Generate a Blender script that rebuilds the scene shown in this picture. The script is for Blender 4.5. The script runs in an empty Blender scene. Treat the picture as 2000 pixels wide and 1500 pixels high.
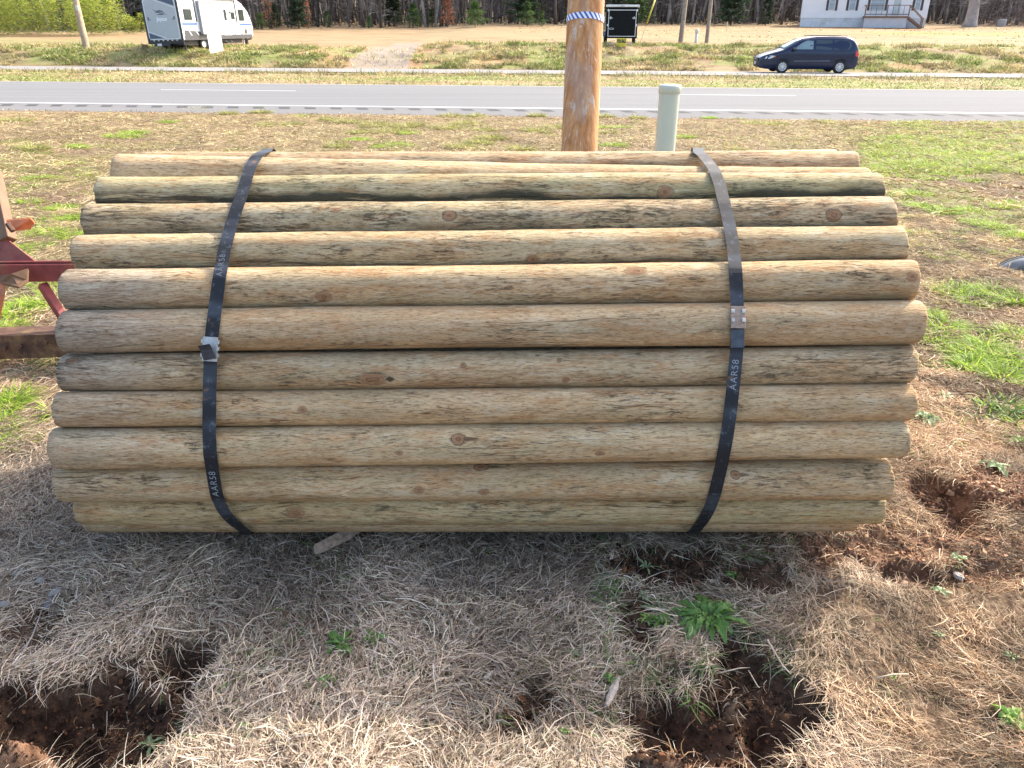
import bpy, bmesh, math, random
import numpy as np
from mathutils import Vector, Matrix
R = math.radians
rng = np.random.default_rng(7)
random.seed(7)
S = bpy.context.scene
COL = S.collection

# ------------------------------------------------------------------ camera model
F, PITCH, ROLL, H = 1525.0, R(25.0), 0.004, 1.33
_f = np.array([0, math.cos(PITCH), -math.sin(PITCH)])
_u0 = np.array([0, math.sin(PITCH), math.cos(PITCH)])
_r0 = np.array([1.0, 0, 0])
_r = _r0 * math.cos(ROLL) + _u0 * math.sin(ROLL)
_u = _u0 * math.cos(ROLL) - _r0 * math.sin(ROLL)
CAM = np.array([0, 0, H])

def ray(u, v):
    return _f + _r * ((u - 1000) / F) - _u * ((v - 750) / F)
def at_depth(u, v, d):
    return CAM + ray(u, v) * d
def at_y(u, v, y):
    r = ray(u, v); return CAM + r * (y / r[1])
def project(P):
    Q = np.asarray(P, float) - CAM
    d = Q @ _f
    return 1000 + F * (Q @ _r) / d, 750 - F * (Q @ _u) / d, d

cam = bpy.data.cameras.new('camera')
cam.sensor_width = 36; cam.lens = 36 * F / 2000; cam.clip_end = 3000; cam.clip_start = .02
co = bpy.data.objects.new('camera', cam); COL.objects.link(co)
co.matrix_world = Matrix(((_r[0], _u[0], -_f[0], CAM[0]), (_r[1], _u[1], -_f[1], CAM[1]), (_r[2], _u[2], -_f[2], CAM[2]), (0, 0, 0, 1)))
S.camera = co

# ------------------------------------------------------------------ noise
def _hash(i, j, s):
    i = i.astype(np.int64); j = j.astype(np.int64)
    n = (i * 374761393 + j * 668265263 + s * 1442695041) & 0x7fffffff
    n = ((n ^ (n >> 13)) * 1274126177) & 0x7fffffff
    return ((n ^ (n >> 16)) & 0xffff) / 65535.0
def vn(x, y, s=0):
    x = np.asarray(x, float); y = np.asarray(y, float)
    i = np.floor(x); j = np.floor(y); fx = x - i; fy = y - j
    fx = fx * fx * (3 - 2 * fx); fy = fy * fy * (3 - 2 * fy)
    a = _hash(i, j, s); b = _hash(i + 1, j, s); c = _hash(i, j + 1, s); d = _hash(i + 1, j + 1, s)
    return (a * (1 - fx) + b * fx) * (1 - fy) + (c * (1 - fx) + d * fx) * fy
def fbm(x, y, s=0, o=4):
    t = 0; a = .5
    for k in range(o):
        t = t + a * vn(x * 2 ** k, y * 2 ** k, s + k * 17); a *= .5
    return t / (1 - .5 ** o)
def sstep(a, b, x):
    t = np.clip((x - a) / (b - a), 0, 1); return t * t * (3 - 2 * t)

# ------------------------------------------------------------------ terrain
KQ = .065
LP = np.array([(-50,0),(0,0),(3.2,0),(6,-.10),(10,-.28),(14,-.45),(17.4,-.575),(18.15,-.588),(18.5,-.64),(27.2,-.70),(30,-.72),(33,-.78),(36.6,-.83),(36.9,-.90),(43.6,-1.1),(44.2,-1.0),(46.2,-.42),(48,-.30),(51,-.22),(60,-.10),(75,.05),(100,.62),(130,1.6),(200,7),(260,14),(700,30)])
RP = np.array([(-50,0),(0,0),(3.2,0),(6,-.10),(10,-.28),(14,-.45),(17.4,-.575),(18.15,-.588),(18.5,-.64),(27.2,-.70),(30,-.72),(33,-.78),(36.6,-.83),(36.9,-.90),(43.6,-1.1),(44.2,-1.0),(46,-.72),(49.6,-.06),(51,.03),(56,.08),(70,.30),(91,.78),(110,1.1),(140,2.2),(200,7),(260,14),(700,30)])
RD1 = np.array([(18.0,-.585),(19.6,-.575),(23.6,-.545),(27.3,-.62)])       # near carriageway cross-fall
RD2 = np.array([(36.8,-.80),(40,-.90),(43.7,-1.02)])                       # far carriageway
def ghit(u, v, z=0.0):
    r = ray(u, v); return CAM + r * ((z - H) / r[2])

# dug and bare spots: (x, y, rx, ry, depth, angle, soil)
def _pit(u, v, ru, rv, dep, ang=0, soil=1.0):
    p = ghit(u, v); a = ghit(u + ru, v); b = ghit(u, v - rv)
    return (p[0], p[1], abs(a[0] - p[0]), abs(b[1] - p[1]), dep, ang, soil)
PITS = [_pit(210, 1410, 250, 125, .10), _pit(350, 1285, 90, 50, .085), _pit(60, 1400, 150, 90, .05),
        _pit(1400, 1440, 210, 120, .13, .2), _pit(1500, 1340, 85, 100, .07, .3), _pit(1045, 1355, 48, 36, .028, 0, .75),
        _pit(1010, 1400, 45, 30, .02, 0, .8),
        _pit(1845, 985, 75, 55, .07), _pit(1600, 1062, 70, 22, .01), _pit(1760, 1115, 75, 28, .05, 0, .8),
        _pit(1300, 1110, 130, 45, .015, 0, .9), _pit(1240, 1200, 50, 70, .012, 0, .7), _pit(1950, 965, 95, 50, -.03, 0, 1.0), _pit(1740, 1065, 120, 30, .01, 0, .7), _pit(1900, 1060, 120, 45, .0, 0, .6), _pit(1660, 1075, 100, 30, .01, 0, .75), _pit(1940, 1120, 100, 25, .02, 0, .6),
        _pit(25, 1495, 120, 50, -.11, 0, 1.3), _pit(1320, 1500, 120, 55, -.11, .2, 1.3), _pit(60, 1230, 90, 60, .015, 0, .6),
        _pit(1480, 1130, 100, 40, .012, 0, .7), _pit(1600, 1100, 60, 45, .02, 0, .6)]
def soilmask(x, y):
    m = np.zeros_like(x); dz = np.zeros_like(x)
    wob = (fbm(x * 9, y * 9, 5, 3) - .5) * .9
    for (cx, cy, rx, ry, dep, an, so) in PITS:
        dx = x - cx; dy = y - cy
        X = dx * math.cos(an) + dy * math.sin(an); Y = -dx * math.sin(an) + dy * math.cos(an)
        r = np.sqrt((X / rx) ** 2 + (Y / ry) ** 2) + wob
        w = 1 - sstep(.72, 1.08, r)
        m = np.maximum(m, w * min(so, 1))
        dz = dz - dep * (1 - sstep(.55, 1.1, r))
    return m, dz
def height(x, y, road=True):
    x = np.asarray(x, float); y = np.asarray(y, float)
    q = y + KQ * x
    l = np.interp(q, LP[:, 0], LP[:, 1]); r = np.interp(q, RP[:, 0], RP[:, 1])
    w = sstep(-9.5, -3.5, x + (fbm(x * .3, y * .3, 3, 2) - .5) * 2)
    h = l * (1 - w) + r * w
    # shallow driveway cut
    dr = np.exp(-((x + 7.2) / 1.9) ** 2) * sstep(43.5, 45.5, q) * (1 - sstep(50, 56, q))
    h = h - .22 * dr
    rough = 1 - sstep(17.2, 18.0, q) * (1 - sstep(27.3, 28, q)) - sstep(36.3, 36.8, q) * (1 - sstep(43.7, 44.3, q))
    near = 1 - sstep(3.5, 9, np.hypot(x, y))
    h = h + rough * ((fbm(x * .9, y * .9, 11, 3) - .5) * .10 * sstep(3, 10, y) + (fbm(x * 2.5, y * 2.5, 12, 3) - .5) * .05 * near)
    h = h + near * (fbm(x * 14, y * 14, 13, 3) - .5) * .016
    bank = sstep(44.2, 46, q) * (1 - sstep(49.5, 53, q))
    h = h + bank * (fbm(x * 1.2, y * 1.2, 21, 3) - .5) * .28
    # clods left along the top of the bank, and the ditch edge
    m, dz = soilmask(x, y)
    h = h + dz + m * (fbm(x * 24, y * 24, 14, 4) - .5) * .05 + m * (fbm(x * 90, y * 90, 15, 2) - .5) * .012
    return h
def gz(x, y): return float(height(np.array([x]), np.array([y]))[0])
def on_ground(u, v):
    """point where the view ray meets the terrain"""
    r = ray(u, v); lo = None
    ts = np.concatenate([np.arange(1.0, 8, .02), np.arange(8, 140, .1)])
    P = CAM[None, :] + ts[:, None] * r[None, :]
    g = height(P[:, 0], P[:, 1]); k = np.argmax(P[:, 2] < g)
    p = P[k]; return np.array([p[0], p[1], g[k]])

# ------------------------------------------------------------------ tags
def tag(o, label=None, cat=None, group=None, kind=None):
    if label: o['label'] = label
    if cat: o['category'] = cat
    if group: o['group'] = group
    if kind: o['kind'] = kind
    return o
def thing(name, label, cat, loc=(0, 0, 0), rz=0.0, group=None, rot=None):
    o = bpy.data.objects.new(name, None); COL.objects.link(o)
    o.location = loc; o.rotation_euler = rot or (0, 0, rz); o.empty_display_size = .1
    return tag(o, label, cat, group)
def copy_tree(o, parent=None):
    c = o.copy(); COL.objects.link(c); c.parent = parent
    for ch in [x for x in o.children]:
        copy_tree(ch, c)
    return c

# ------------------------------------------------------------------ mesh builder
class MB:
    def __init__(s): s.v = []; s.f = []; s.m = []; s.mats = []; s.cm = 0; s.smooth = []
    def add(s, vs, fs, smooth=False):
        n = len(s.v); s.v += [tuple(map(float, p)) for p in vs]
        for f in fs: s.f.append([i + n for i in f]); s.m.append(s.cm); s.smooth.append(smooth)
        return s
    def mat(s, m):
        if m not in s.mats: s.mats.append(m)
        s.cm = s.mats.index(m); return s
    def box(s, x0, x1, y0, y1, z0, z1, M=None, bev=0):
        if bev:
            b = bev
            vs = []; 
            for (X, sx) in ((x0, 1), (x1, -1)):
                for (Y, sy) in ((y0, 1), (y1, -1)):
                    for (Z, sz) in ((z0, 1), (z1, -1)):
                        vs += [(X, Y + sy * b, Z + sz * b), (X + sx * b, Y, Z + sz * b), (X + sx * b, Y + sy * b, Z)]
            bm = bmesh.new()
            for p in vs: bm.verts.new(p)
            bmesh.ops.convex_hull(bm, input=bm.verts)
            bm.verts.ensure_lookup_table(); bm.verts.index_update()
            V = [v.co.copy() for v in bm.verts]; Fc = [[v.index for v in f.verts] for f in bm.faces]; bm.free()
        else:
            V = [(x, y, z) for x in (x0, x1) for y in (y0, y1) for z in (z0, z1)]
            Fc = [(0, 1, 3, 2), (4, 6, 7, 5), (0, 4, 5, 1), (2, 3, 7, 6), (0, 2, 6, 4), (1, 5, 7, 3)]
        if M is not None: V = [M @ Vector(p) for p in V]
        return s.add(V, Fc)
    def bar(s, a, b, w, h, up=(0, 0, 1), bev=0):
        a = Vector(a); b = Vector(b); d = b - a; L = d.length; x = d.normalized()
        y = Vector(up).cross(x)
        if y.length < 1e-4: y = Vector((0, 1, 0)).cross(x)
        y.normalize(); z = x.cross(y)
        M = Matrix(((x.x, y.x, z.x, a.x), (x.y, y.y, z.y, a.y), (x.z, y.z, z.z, a.z), (0, 0, 0, 1)))
        return s.box(0, L, -w / 2, w / 2, -h / 2, h / 2, M, bev)
    def tube(s, pts, rad, n=8, cap=True, sm=True):
        pts = [Vector(p) for p in pts]
        if not hasattr(rad, '__len__'): rad = [rad] * len(pts)
        base = len(s.v); prev = None; vs = []
        for i, p in enumerate(pts):
            d = (pts[min(i + 1, len(pts) - 1)] - pts[max(i - 1, 0)]).normalized()
            if prev is None:
                a = d.cross(Vector((0, 0, 1)) if abs(d.z) < .9 else Vector((1, 0, 0))).normalized()
            else:
                a = (prev - d * prev.dot(d)).normalized()
            prev = a; b = d.cross(a)
            for k in range(n):
                t = 2 * math.pi * k / n
                vs.append(p + (a * math.cos(t) + b * math.sin(t)) * rad[i])
        fs = [(i * n + k, i * n + (k + 1) % n, (i + 1) * n + (k + 1) % n, (i + 1) * n + k) for i in range(len(pts) - 1) for k in range(n)]
        s.add(vs, fs, sm)
        if cap:
            s.f.append([base + k for k in range(n)][::-1]); s.m.append(s.cm); s.smooth.append(False)
            e = base + (len(pts) - 1) * n
            s.f.append([e + k for k in range(n)]); s.m.append(s.cm); s.smooth.append(False)
        return s
    def lathe(s, prof, n=24, M=None, sm=True):
        vs = []; N = len(prof)
        for (r, z) in prof:
            for k in range(n):
                t = 2 * math.pi * k / n; p = Vector((r * math.cos(t), r * math.sin(t), z))
                vs.append(M @ p if M is not None else p)
        fs = [(i * n + k, i * n + (k + 1) % n, (i + 1) * n + (k + 1) % n, (i + 1) * n + k) for i in range(N - 1) for k in range(n)]
        return s.add(vs, fs, sm)
    def prism(s, poly, d, M=None):
        """poly in XY extruded to z=d"""
        n = len(poly)
        V = [Vector((x, y, 0)) for x, y in poly] + [Vector((x, y, d)) for x, y in poly]
        if M is not None: V = [M @ p for p in V]
        return s.add(V, [list(range(n))[::-1], list(range(n, 2 * n))] + [(i, (i + 1) % n, n + (i + 1) % n, n + i) for i in range(n)])
    def build(s, name, mats=None, parent=None, bevel=0):
        me = bpy.data.meshes.new(name)
        me.from_pydata(s.v, [], s.f)
        if mats is not None:
            me.materials.append(mats)
        else:
            for m in s.mats: me.materials.append(m)
            me.polygons.foreach_set('material_index', s.m)
        me.polygons.foreach_set('use_smooth', s.smooth)
        bm = bmesh.new(); bm.from_mesh(me); bmesh.ops.recalc_face_normals(bm, faces=bm.faces); bm.to_mesh(me); bm.free()
        me.update()
        o = bpy.data.objects.new(name, me); COL.objects.link(o)
        if parent is not None: o.parent = parent
        if bevel:
            b = o.modifiers.new('bevel', 'BEVEL'); b.width = bevel; b.segments = 2; b.limit_method = 'ANGLE'; b.angle_limit = R(40)
        return o
def np_mesh(name, V, Q, mat, col=None, uv=None, smooth=False, parent=None):
    """V (n,3); Q (m,4) quads; col (n,3)"""
    me = bpy.data.meshes.new(name)
    V = np.ascontiguousarray(V, np.float32); Q = np.ascontiguousarray(Q, np.int32)
    k = Q.shape[1]
    me.vertices.add(len(V)); me.vertices.foreach_set('co', V.ravel())
    me.loops.add(Q.size); me.loops.foreach_set('vertex_index', Q.ravel())
    me.polygons.add(len(Q)); me.polygons.foreach_set('loop_start', np.arange(0, Q.size, k, dtype=np.int32))
    me.update(calc_edges=True)
    me.polygons.foreach_set('use_smooth', np.full(len(Q), bool(smooth)))
    if col is not None:
        a = me.color_attributes.new('Col', 'FLOAT_COLOR', 'POINT')
        c = np.ones((len(V), 4), np.float32); c[:, :3] = col; a.data.foreach_set('color', c.ravel())
    if uv is not None:
        l = me.uv_layers.new(name='UV'); l.data.foreach_set('uv', np.ascontiguousarray(uv[Q.ravel()], np.float32).ravel())
    me.materials.append(mat)
    o = bpy.data.objects.new(name, me); COL.objects.link(o)
    if parent is not None: o.parent = parent
    return o

# ------------------------------------------------------------------ materials
class NT:
    def __init__(s, name):
        s.m = bpy.data.materials.new(name); s.m.use_nodes = True
        s.t = s.m.node_tree; s.n = s.t.nodes; s.n.clear()
        s.out = s.n.new('ShaderNodeOutputMaterial'); s.b = s.n.new('ShaderNodeBsdfPrincipled')
        s.t.links.new(s.b.outputs[0], s.out.inputs[0])
    def L(s, a, b): s.t.links.new(a, b)
    def _set(s, sock, v):
        if isinstance(v, bpy.types.NodeSocket): s.L(v, sock)
        elif v is not None: sock.default_value = (tuple(v) + (1,) if hasattr(v, '__len__') and len(v) == 3 and sock.type == 'RGBA' else v)
    def math(s, op, a, b=None, c=None, clamp=False):
        n = s.n.new('ShaderNodeMath'); n.operation = op; n.use_clamp = clamp
        for i, x in enumerate((a, b, c)):
            if x is not None: s._set(n.inputs[i], x)
        return n.outputs[0]
    def mix(s, f, a, b, mode='MIX'):
        n = s.n.new('ShaderNodeMix'); n.data_type = 'RGBA'; n.blend_type = mode
        s._set(n.inputs[0], f); s._set(n.inputs[6], a); s._set(n.inputs[7], b); return n.outputs[2]
    def noise(s, vec, scale=5, detail=4, rough=.6, dist=0):
        n = s.n.new('ShaderNodeTexNoise'); s._set(n.inputs['Vector'], vec); n.inputs['Scale'].default_value = scale
        n.inputs['Detail'].default_value = detail; n.inputs['Roughness'].default_value = rough; n.inputs['Distortion'].default_value = dist
        return n.outputs[0]
    def vor(s, vec, scale, out=0):
        n = s.n.new('ShaderNodeTexVoronoi'); s._set(n.inputs['Vector'], vec); n.inputs['Scale'].default_value = scale; return n.outputs[out]
    def ramp(s, f, *st):
        n = s.n.new('ShaderNodeValToRGB'); s._set(n.inputs[0], f); e = n.color_ramp.elements
        while len(e) < len(st): e.new(.5)
        for k, (p, c) in enumerate(st):
            e[k].position = p; e[k].color = (tuple(c) + (1,)) if hasattr(c, '__len__') else (c, c, c, 1)
        return n.outputs[0]
    def mr(s, f, a, b, c=0.0, d=1.0):
        n = s.n.new('ShaderNodeMapRange'); s._set(n.inputs[0], f)
        for i, x in enumerate((a, b, c, d)): n.inputs[i + 1].default_value = x
        return n.outputs[0]
    def coord(s, k='Object'): return s.n.new('ShaderNodeTexCoord').outputs[k]
    def pos(s): return s.n.new('ShaderNodeNewGeometry').outputs['Position']
    def mapv(s, vec, sc=(1, 1, 1), loc=(0, 0, 0), rot=(0, 0, 0)):
        n = s.n.new('ShaderNodeMapping'); s._set(n.inputs[0], vec); n.inputs[1].default_value = loc; n.inputs[2].default_value = rot; n.inputs[3].default_value = sc
        return n.outputs[0]
    def sep(s, v):
        n = s.n.new('ShaderNodeSeparateXYZ'); s.L(v, n.inputs[0]); return n.outputs
    def comb(s, x, y, z=0.0):
        n = s.n.new('ShaderNodeCombineXYZ'); s._set(n.inputs[0], x); s._set(n.inputs[1], y); s._set(n.inputs[2], z); return n.outputs[0]
    def attr(s, name='Col'):
        n = s.n.new('ShaderNodeAttribute'); n.attribute_name = name; return n.outputs['Color']
    def bump(s, h, strength=.5, dist=.01):
        n = s.n.new('ShaderNodeBump'); s.L(h, n.inputs['Height']); n.inputs['Strength'].default_value = strength; n.inputs['Distance'].default_value = dist
        s.L(n.outputs[0], s.b.inputs['Normal'])
    def fin(s, col, rough=.8, metal=0.0, spec=.5):
        s._set(s.b.inputs['Base Color'], col); s._set(s.b.inputs['Roughness'], rough); s._set(s.b.inputs['Metallic'], metal)
        s.b.inputs['Specular IOR Level'].default_value = spec
        return s.m
MATS = {}
def simple(name, col, rough=.6, metal=0.0, var=.15, scale=8.0, bump=0.0, spec=.5, dirt=None):
    if name in MATS: return MATS[name]
    t = NT(name); c = t.coord(); n = t.noise(c, scale, 5, .65)
    dark = tuple(x * (1 - var) for x in col); lite = tuple(min(1, x * (1 + var)) for x in col)
    k = t.ramp(n, (.3, dark), (.7, lite))
    if dirt:
        k = t.mix(t.mr(t.noise(c, scale * .6, 6, .7), .5, .72), k, dirt)
    if bump: t.bump(n, bump, .01)
    MATS[name] = t.fin(k, rough, metal, spec); return MATS[name]
def leafy(name, trans=.45, rough=.6, use='Col', col=None, spec=.35):
    t = NT(name); c = t.attr() if col is None else None
    k = c if col is None else col
    t.fin(k, rough, 0, spec)
    if trans:
        tr = t.n.new('ShaderNodeBsdfTranslucent'); t._set(tr.inputs[0], k)
        mx = t.n.new('ShaderNodeMixShader'); mx.inputs[0].default_value = trans
        t.L(t.b.outputs[0], mx.inputs[1]); t.L(tr.outputs[0], mx.inputs[2]); t.L(mx.outputs[0], t.out.inputs[0])
    return t.m

# ------------------------------------------------------------------ strands of grass and straw
def strands(base, ang, L, W, rise, droop, curl, roll, col, seg=3, zf=None, tip=.25):
    n = len(base); base = np.asarray(base, float)
    V = np.empty((n, seg + 1, 2, 3)); 
    p = base.copy()
    for i in range(seg + 1):
        s = i / seg; a = ang + curl * s
        if i:
            p = p.copy(); p[:, 0] += L / seg * np.cos(a) * np.sqrt(np.clip(1 - np.clip(rise, 0, .98) ** 2, 0, 1)); p[:, 1] += L / seg * np.sin(a) * np.sqrt(np.clip(1 - np.clip(rise, 0, .98) ** 2, 0, 1))
        z = base[:, 2] + L * (rise * s - droop * s * s)
        w = W * .5 * (1 - (1 - tip) * s ** 1.5)
        sx = -np.sin(a) * np.cos(roll) * w; sy = np.cos(a) * np.cos(roll) * w; sz = np.sin(roll) * w
        for k, sg in ((0, -1), (1, 1)):
            V[:, i, k, 0] = p[:, 0] + sg * sx; V[:, i, k, 1] = p[:, 1] + sg * sy; V[:, i, k, 2] = z + sg * sz
    idx = np.arange(n)[:, None, None] * (2 * (seg + 1)) + np.arange(seg)[None, :, None] * 2 + np.array([0, 1, 3, 2])[None, None, :]
    C = np.repeat(np.asarray(col, float), 2 * (seg + 1), axis=0)
    return V.reshape(-1, 3), idx.reshape(-1, 4), C
class Soup:
    def __init__(s): s.V = []; s.Q = []; s.C = []; s.n = 0
    def add(s, V, Q, C):
        s.V.append(V); s.Q.append(Q + s.n); s.C.append(C); s.n += len(V)
    def build(s, name, mat, parent=None):
        return np_mesh(name, np.concatenate(s.V), np.concatenate(s.Q), mat, np.concatenate(s.C), parent=parent)
def pick(pal, n, jit=.12, r=None):
    r = r or rng
    pal = np.array(pal); c = pal[r.integers(0, len(pal), n)]
    return np.clip(c * (1 + r.normal(0, jit, (n, 1))) * (1 + r.normal(0, .03, (n, 3))), .005, 1)
def in_view(x, y, z, mu=90, mv=70):
    u, v, d = project(np.stack([x, y, z], 1)); return (u > -mu) & (u < 2000 + mu) & (v > -mv) & (v < 1500 + mv) & (d > 0)
def text_mesh(body, size, mat, extrude=.0, bold=0.0, shear=0.0, spacing=1.0):
    cu = bpy.data.curves.new('lettering', 'FONT'); cu.body = body; cu.size = size; cu.extrude = extrude; cu.offset = bold
    cu.align_x = 'CENTER'; cu.align_y = 'CENTER'; cu.shear = shear; cu.space_character = spacing
    tmp = bpy.data.objects.new('lettering', cu); COL.objects.link(tmp)
    dg = bpy.context.evaluated_depsgraph_get(); dg.update()
    me = bpy.data.meshes.new_from_object(tmp.evaluated_get(dg)); bpy.data.objects.remove(tmp)
    me.name = 'lettering'; me.materials.clear(); me.materials.append(mat)
    return me
def mesh_obj(name, me, parent=None, M=None):
    o = bpy.data.objects.new(name, me); COL.objects.link(o)
    if parent is not None: o.parent = parent
    if M is not None: o.matrix_local = M
    return o
# ------------------------------------------------------------------ ground sheet
def _axis(parts):
    out = []
    for a, b, d in parts: out.append(np.arange(a, b, d))
    return np.unique(np.concatenate(out).round(5))
ys = _axis([(-30, -6, 4), (-6, .7, .3), (.7, 2.7, .0135), (2.7, 4.5, .04), (4.5, 9, .09), (9, 17, .25), (17, 56, .3), (56, 130, 1.5), (130, 300, 10), (300, 801, 50)])
xs = _axis([(-600, -120, 40), (-120, -60, 6), (-60, -25, 1.2), (-25, -7, .5), (-7, -2, .1), (-2, 2, .0135), (2, 7, .1), (7, 25, .5), (25, 60, 1.2), (60, 120, 6), (120, 601, 40)])
GX, GY = np.meshgrid(xs, ys)
x = GX.ravel(); y = GY.ravel(); q = y + KQ * x
z = height(x, y)
soil, _ = soilmask(x, y)
# red bare patches in the far field, a gravelly drive, green areas
soil2 = np.zeros_like(x); green = np.zeros_like(x); grav = np.zeros_like(x)
def spot(arr, u, v, ru, rv, amt, sc=.35, seed=0):
    c = on_ground(u, v); a = on_ground(u + ru, v); b = on_ground(u, v - rv)
    rx = abs(a[0] - c[0]); ry = max(abs(b[1] - c[1]), .1)
    r = np.hypot((x - c[0]) / rx, (y - c[1]) / ry) + (fbm(x * sc * 3, y * sc, seed, 3) - .5) * 1.2
    return np.maximum(arr, amt * (1 - sstep(.6, 1.15, r)))
near_green = .45 * sstep(.50, .62, fbm(x * 1.1, y * 1.1, 31, 3)) * sstep(2.6, 4, y) * (1 - sstep(12, 17, q)) * (.45 + .5 * sstep(0, 2.5, x) + .3 * sstep(1.5, 3, -x))
green = np.maximum(green, near_green)
green = spot(green, 1870, 280, 240, 40, .8, 1.2, 1)
green = spot(green, 1960, 420, 130, 90, .6, 1, 2)
med = sstep(27.4, 28.2, q) * (1 - sstep(36, 36.8, q))
green = np.maximum(green, med * sstep(.46, .6, fbm(x * .25, y * .6, 41, 3)) * .8)
bank = sstep(43.8, 45, q) * (1 - sstep(50, 53, q))
green = np.maximum(green, bank * sstep(.40, .56, fbm(x * .5, y * .8, 42, 3)) * .95)
green = spot(green, 1000, 110, 140, 18, .9, .3, 3)
green = spot(green, 500, 104, 330, 12, .8, .3, 4)
green = spot(green, 60, 80, 260, 7, .45, .3, 5)
green = spot(green, 150, 108, 200, 10, .8, .3, 6)
green = spot(green, 1880, 66, 200, 4, .9, .3, 7)
far = sstep(50, 54, q)
soil2 = far * sstep(.47, .62, fbm(x * .06, y * .5, 51, 4)) * .5
soil2 = np.maximum(soil2, bank * sstep(.60, .68, fbm(x * .35, y * .5, 52, 3)) * .7)
soil2 = spot(soil2, 800, 100, 40, 25, 1, .4, 8)
soil2 = spot(soil2, 1320, 68, 90, 8, .9, .4, 9)
soil2 = spot(soil2, 1720, 58, 260, 4, .9, .4, 10)
grav = spot(grav, 762, 110, 46, 26, 1, .4, 11)
grav = np.maximum(grav, (np.abs(x + 7.3) < 1.6 + .35 * (fbm(x * 2, y * 2, 9, 2) - .5)) * (q > 43.4) * (1 - sstep(51, 55, q)))
verge = sstep(16.6, 17.8, q) * (1 - sstep(18.2, 18.4, q))
nx, ny = len(xs), len(ys)
I = np.arange(nx * ny).reshape(ny, nx)
Q = np.stack([I[:-1, :-1], I[:-1, 1:], I[1:, 1:], I[1:, :-1]], -1).reshape(-1, 4)
t = NT('ground_soil_and_thatch')
P = t.pos(); a = t.sep(t.attr('Col'))
att2 = t.attr('Col2'); b = t.sep(att2)
n1 = t.noise(P, 45, 6, .7); n2 = t.noise(P, 6, 5, .65); n3 = t.noise(t.mapv(P, (.25, 1.0, 1)), 1.1, 6, .7)
straw = t.ramp(t.noise(t.mapv(P, (1, .7, 1)), 55, 4, .8), (.34, (.045, .028, .017)), (.5, (.13, .085, .052)), (.64, (.27, .195, .125)))
farc = t.ramp(n3, (.34, (.15, .10, .048)), (.5, (.27, .19, .10)), (.64, (.36, .29, .165)))
st_ = t.noise(t.mapv(P, (.10, .9, 1)), 2.4, 6, .75)
farc = t.mix(t.mr(st_, .46, .62, 0, .75), farc, (.38, .30, .165)); farc = t.mix(t.mr(st_, .50, .36, 0, .6), farc, (.20, .115, .055))
farc = t.mix(t.mr(t.noise(P, 7, 5, .8), .35, .7), farc, t.mix(.5, farc, (.14, .10, .05)))
ypos = t.sep(P)[1]
c = t.mix(t.mr(ypos, 8, 26), straw, farc)
gr = t.ramp(n2, (.3, (.10, .13, .025)), (.6, (.20, .26, .05)), (.8, (.30, .32, .09)))
c = t.mix(t.math('MULTIPLY', a[1], t.mr(t.noise(P, 3.2, 6, .8), .42, .60, .25, 1)), c, gr)
red = t.ramp(n2, (.3, (.26, .14, .07)), (.6, (.40, .235, .125)), (.8, (.47, .33, .19)))
c = t.mix(a[2], c, red)
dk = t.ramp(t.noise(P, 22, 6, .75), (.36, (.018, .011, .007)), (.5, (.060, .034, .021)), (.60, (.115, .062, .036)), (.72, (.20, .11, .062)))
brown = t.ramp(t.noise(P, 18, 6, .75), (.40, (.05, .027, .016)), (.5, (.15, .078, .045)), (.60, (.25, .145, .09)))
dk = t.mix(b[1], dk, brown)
c = t.mix(a[0], c, dk)
gv = t.ramp(t.vor(P, 9), (.0, (.17, .14, .11)), (.6, (.29, .235, .18)))
c = t.mix(b[0], c, gv)
t.bump(t.mix(.5, n1, t.noise(P, 140, 4, .8)), .8, .012)
gm = t.fin(c, .95, 0, .15)
g = np_mesh('ground', np.stack([x, y, z], 1), Q, gm, np.stack([soil, green, np.maximum(soil2, 0)], 1), smooth=True)
a2 = g.data.color_attributes.new('Col2', 'FLOAT_COLOR', 'POINT')
lit = np.maximum(sstep(.55, 1.0, x), np.maximum(sstep(.05, .2, x) * sstep(1.24, 1.12, y - .25 * np.abs(x - .35)), sstep(-.55, -.75, x) * sstep(1.18, 1.08, y)))  # sunlight put into the soil colour: browner where the sun reaches
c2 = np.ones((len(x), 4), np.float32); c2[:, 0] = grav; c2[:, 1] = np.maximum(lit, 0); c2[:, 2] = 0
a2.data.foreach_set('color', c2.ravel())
tag(g, kind='structure')

# ------------------------------------------------------------------ roads
def strip(name, prof, x0, x1, mat, lift=0.0, nx=60, kind='structure'):
    X = np.linspace(x0, x1, nx); prof = np.array(prof)
    qq = prof[:, 0]; zz = prof[:, 1] + lift
    V = np.array([(X_, q_ - KQ * X_, z_) for X_ in X for q_, z_ in zip(qq, zz)])
    m = len(qq); I = np.arange(nx * m).reshape(nx, m)
    Q = np.stack([I[:-1, :-1], I[1:, :-1], I[1:, 1:], I[:-1, 1:]], -1).reshape(-1, 4)
    o = np_mesh(name, V, Q, mat); return tag(o, kind=kind)
def asphalt(name, base, k=1.0):
    t = NT(name); P = t.pos()
    s = t.noise(P, 90, 3, .8); w = t.noise(t.mapv(P, (.05, .9, 1), rot=(0, 0, R(3.7))), 2.2, 4, .6)
    c = t.ramp(s, (.3, tuple(x * .72 for x in base)), (.7, tuple(x * 1.22 for x in base)))
    c = t.mix(t.mr(w, .35, .65, 0, .30), c, tuple(x * .62 for x in base))
    crack = t.math('LESS_THAN', t.vor(t.mapv(P, (.4, 1.5, 1)), .5, 0), .012)
    t.bump(s, .3, .004); return t.fin(c, .95, 0, .08)
asp = asphalt('asphalt', (.185, .185, .185)); asp2 = asphalt('pale_asphalt', (.26, .25, .235)); shd = asphalt('shoulder_asphalt', (.18, .177, .175))
strip('road', RD1[1:], -90, 90, asp, 0)
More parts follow.
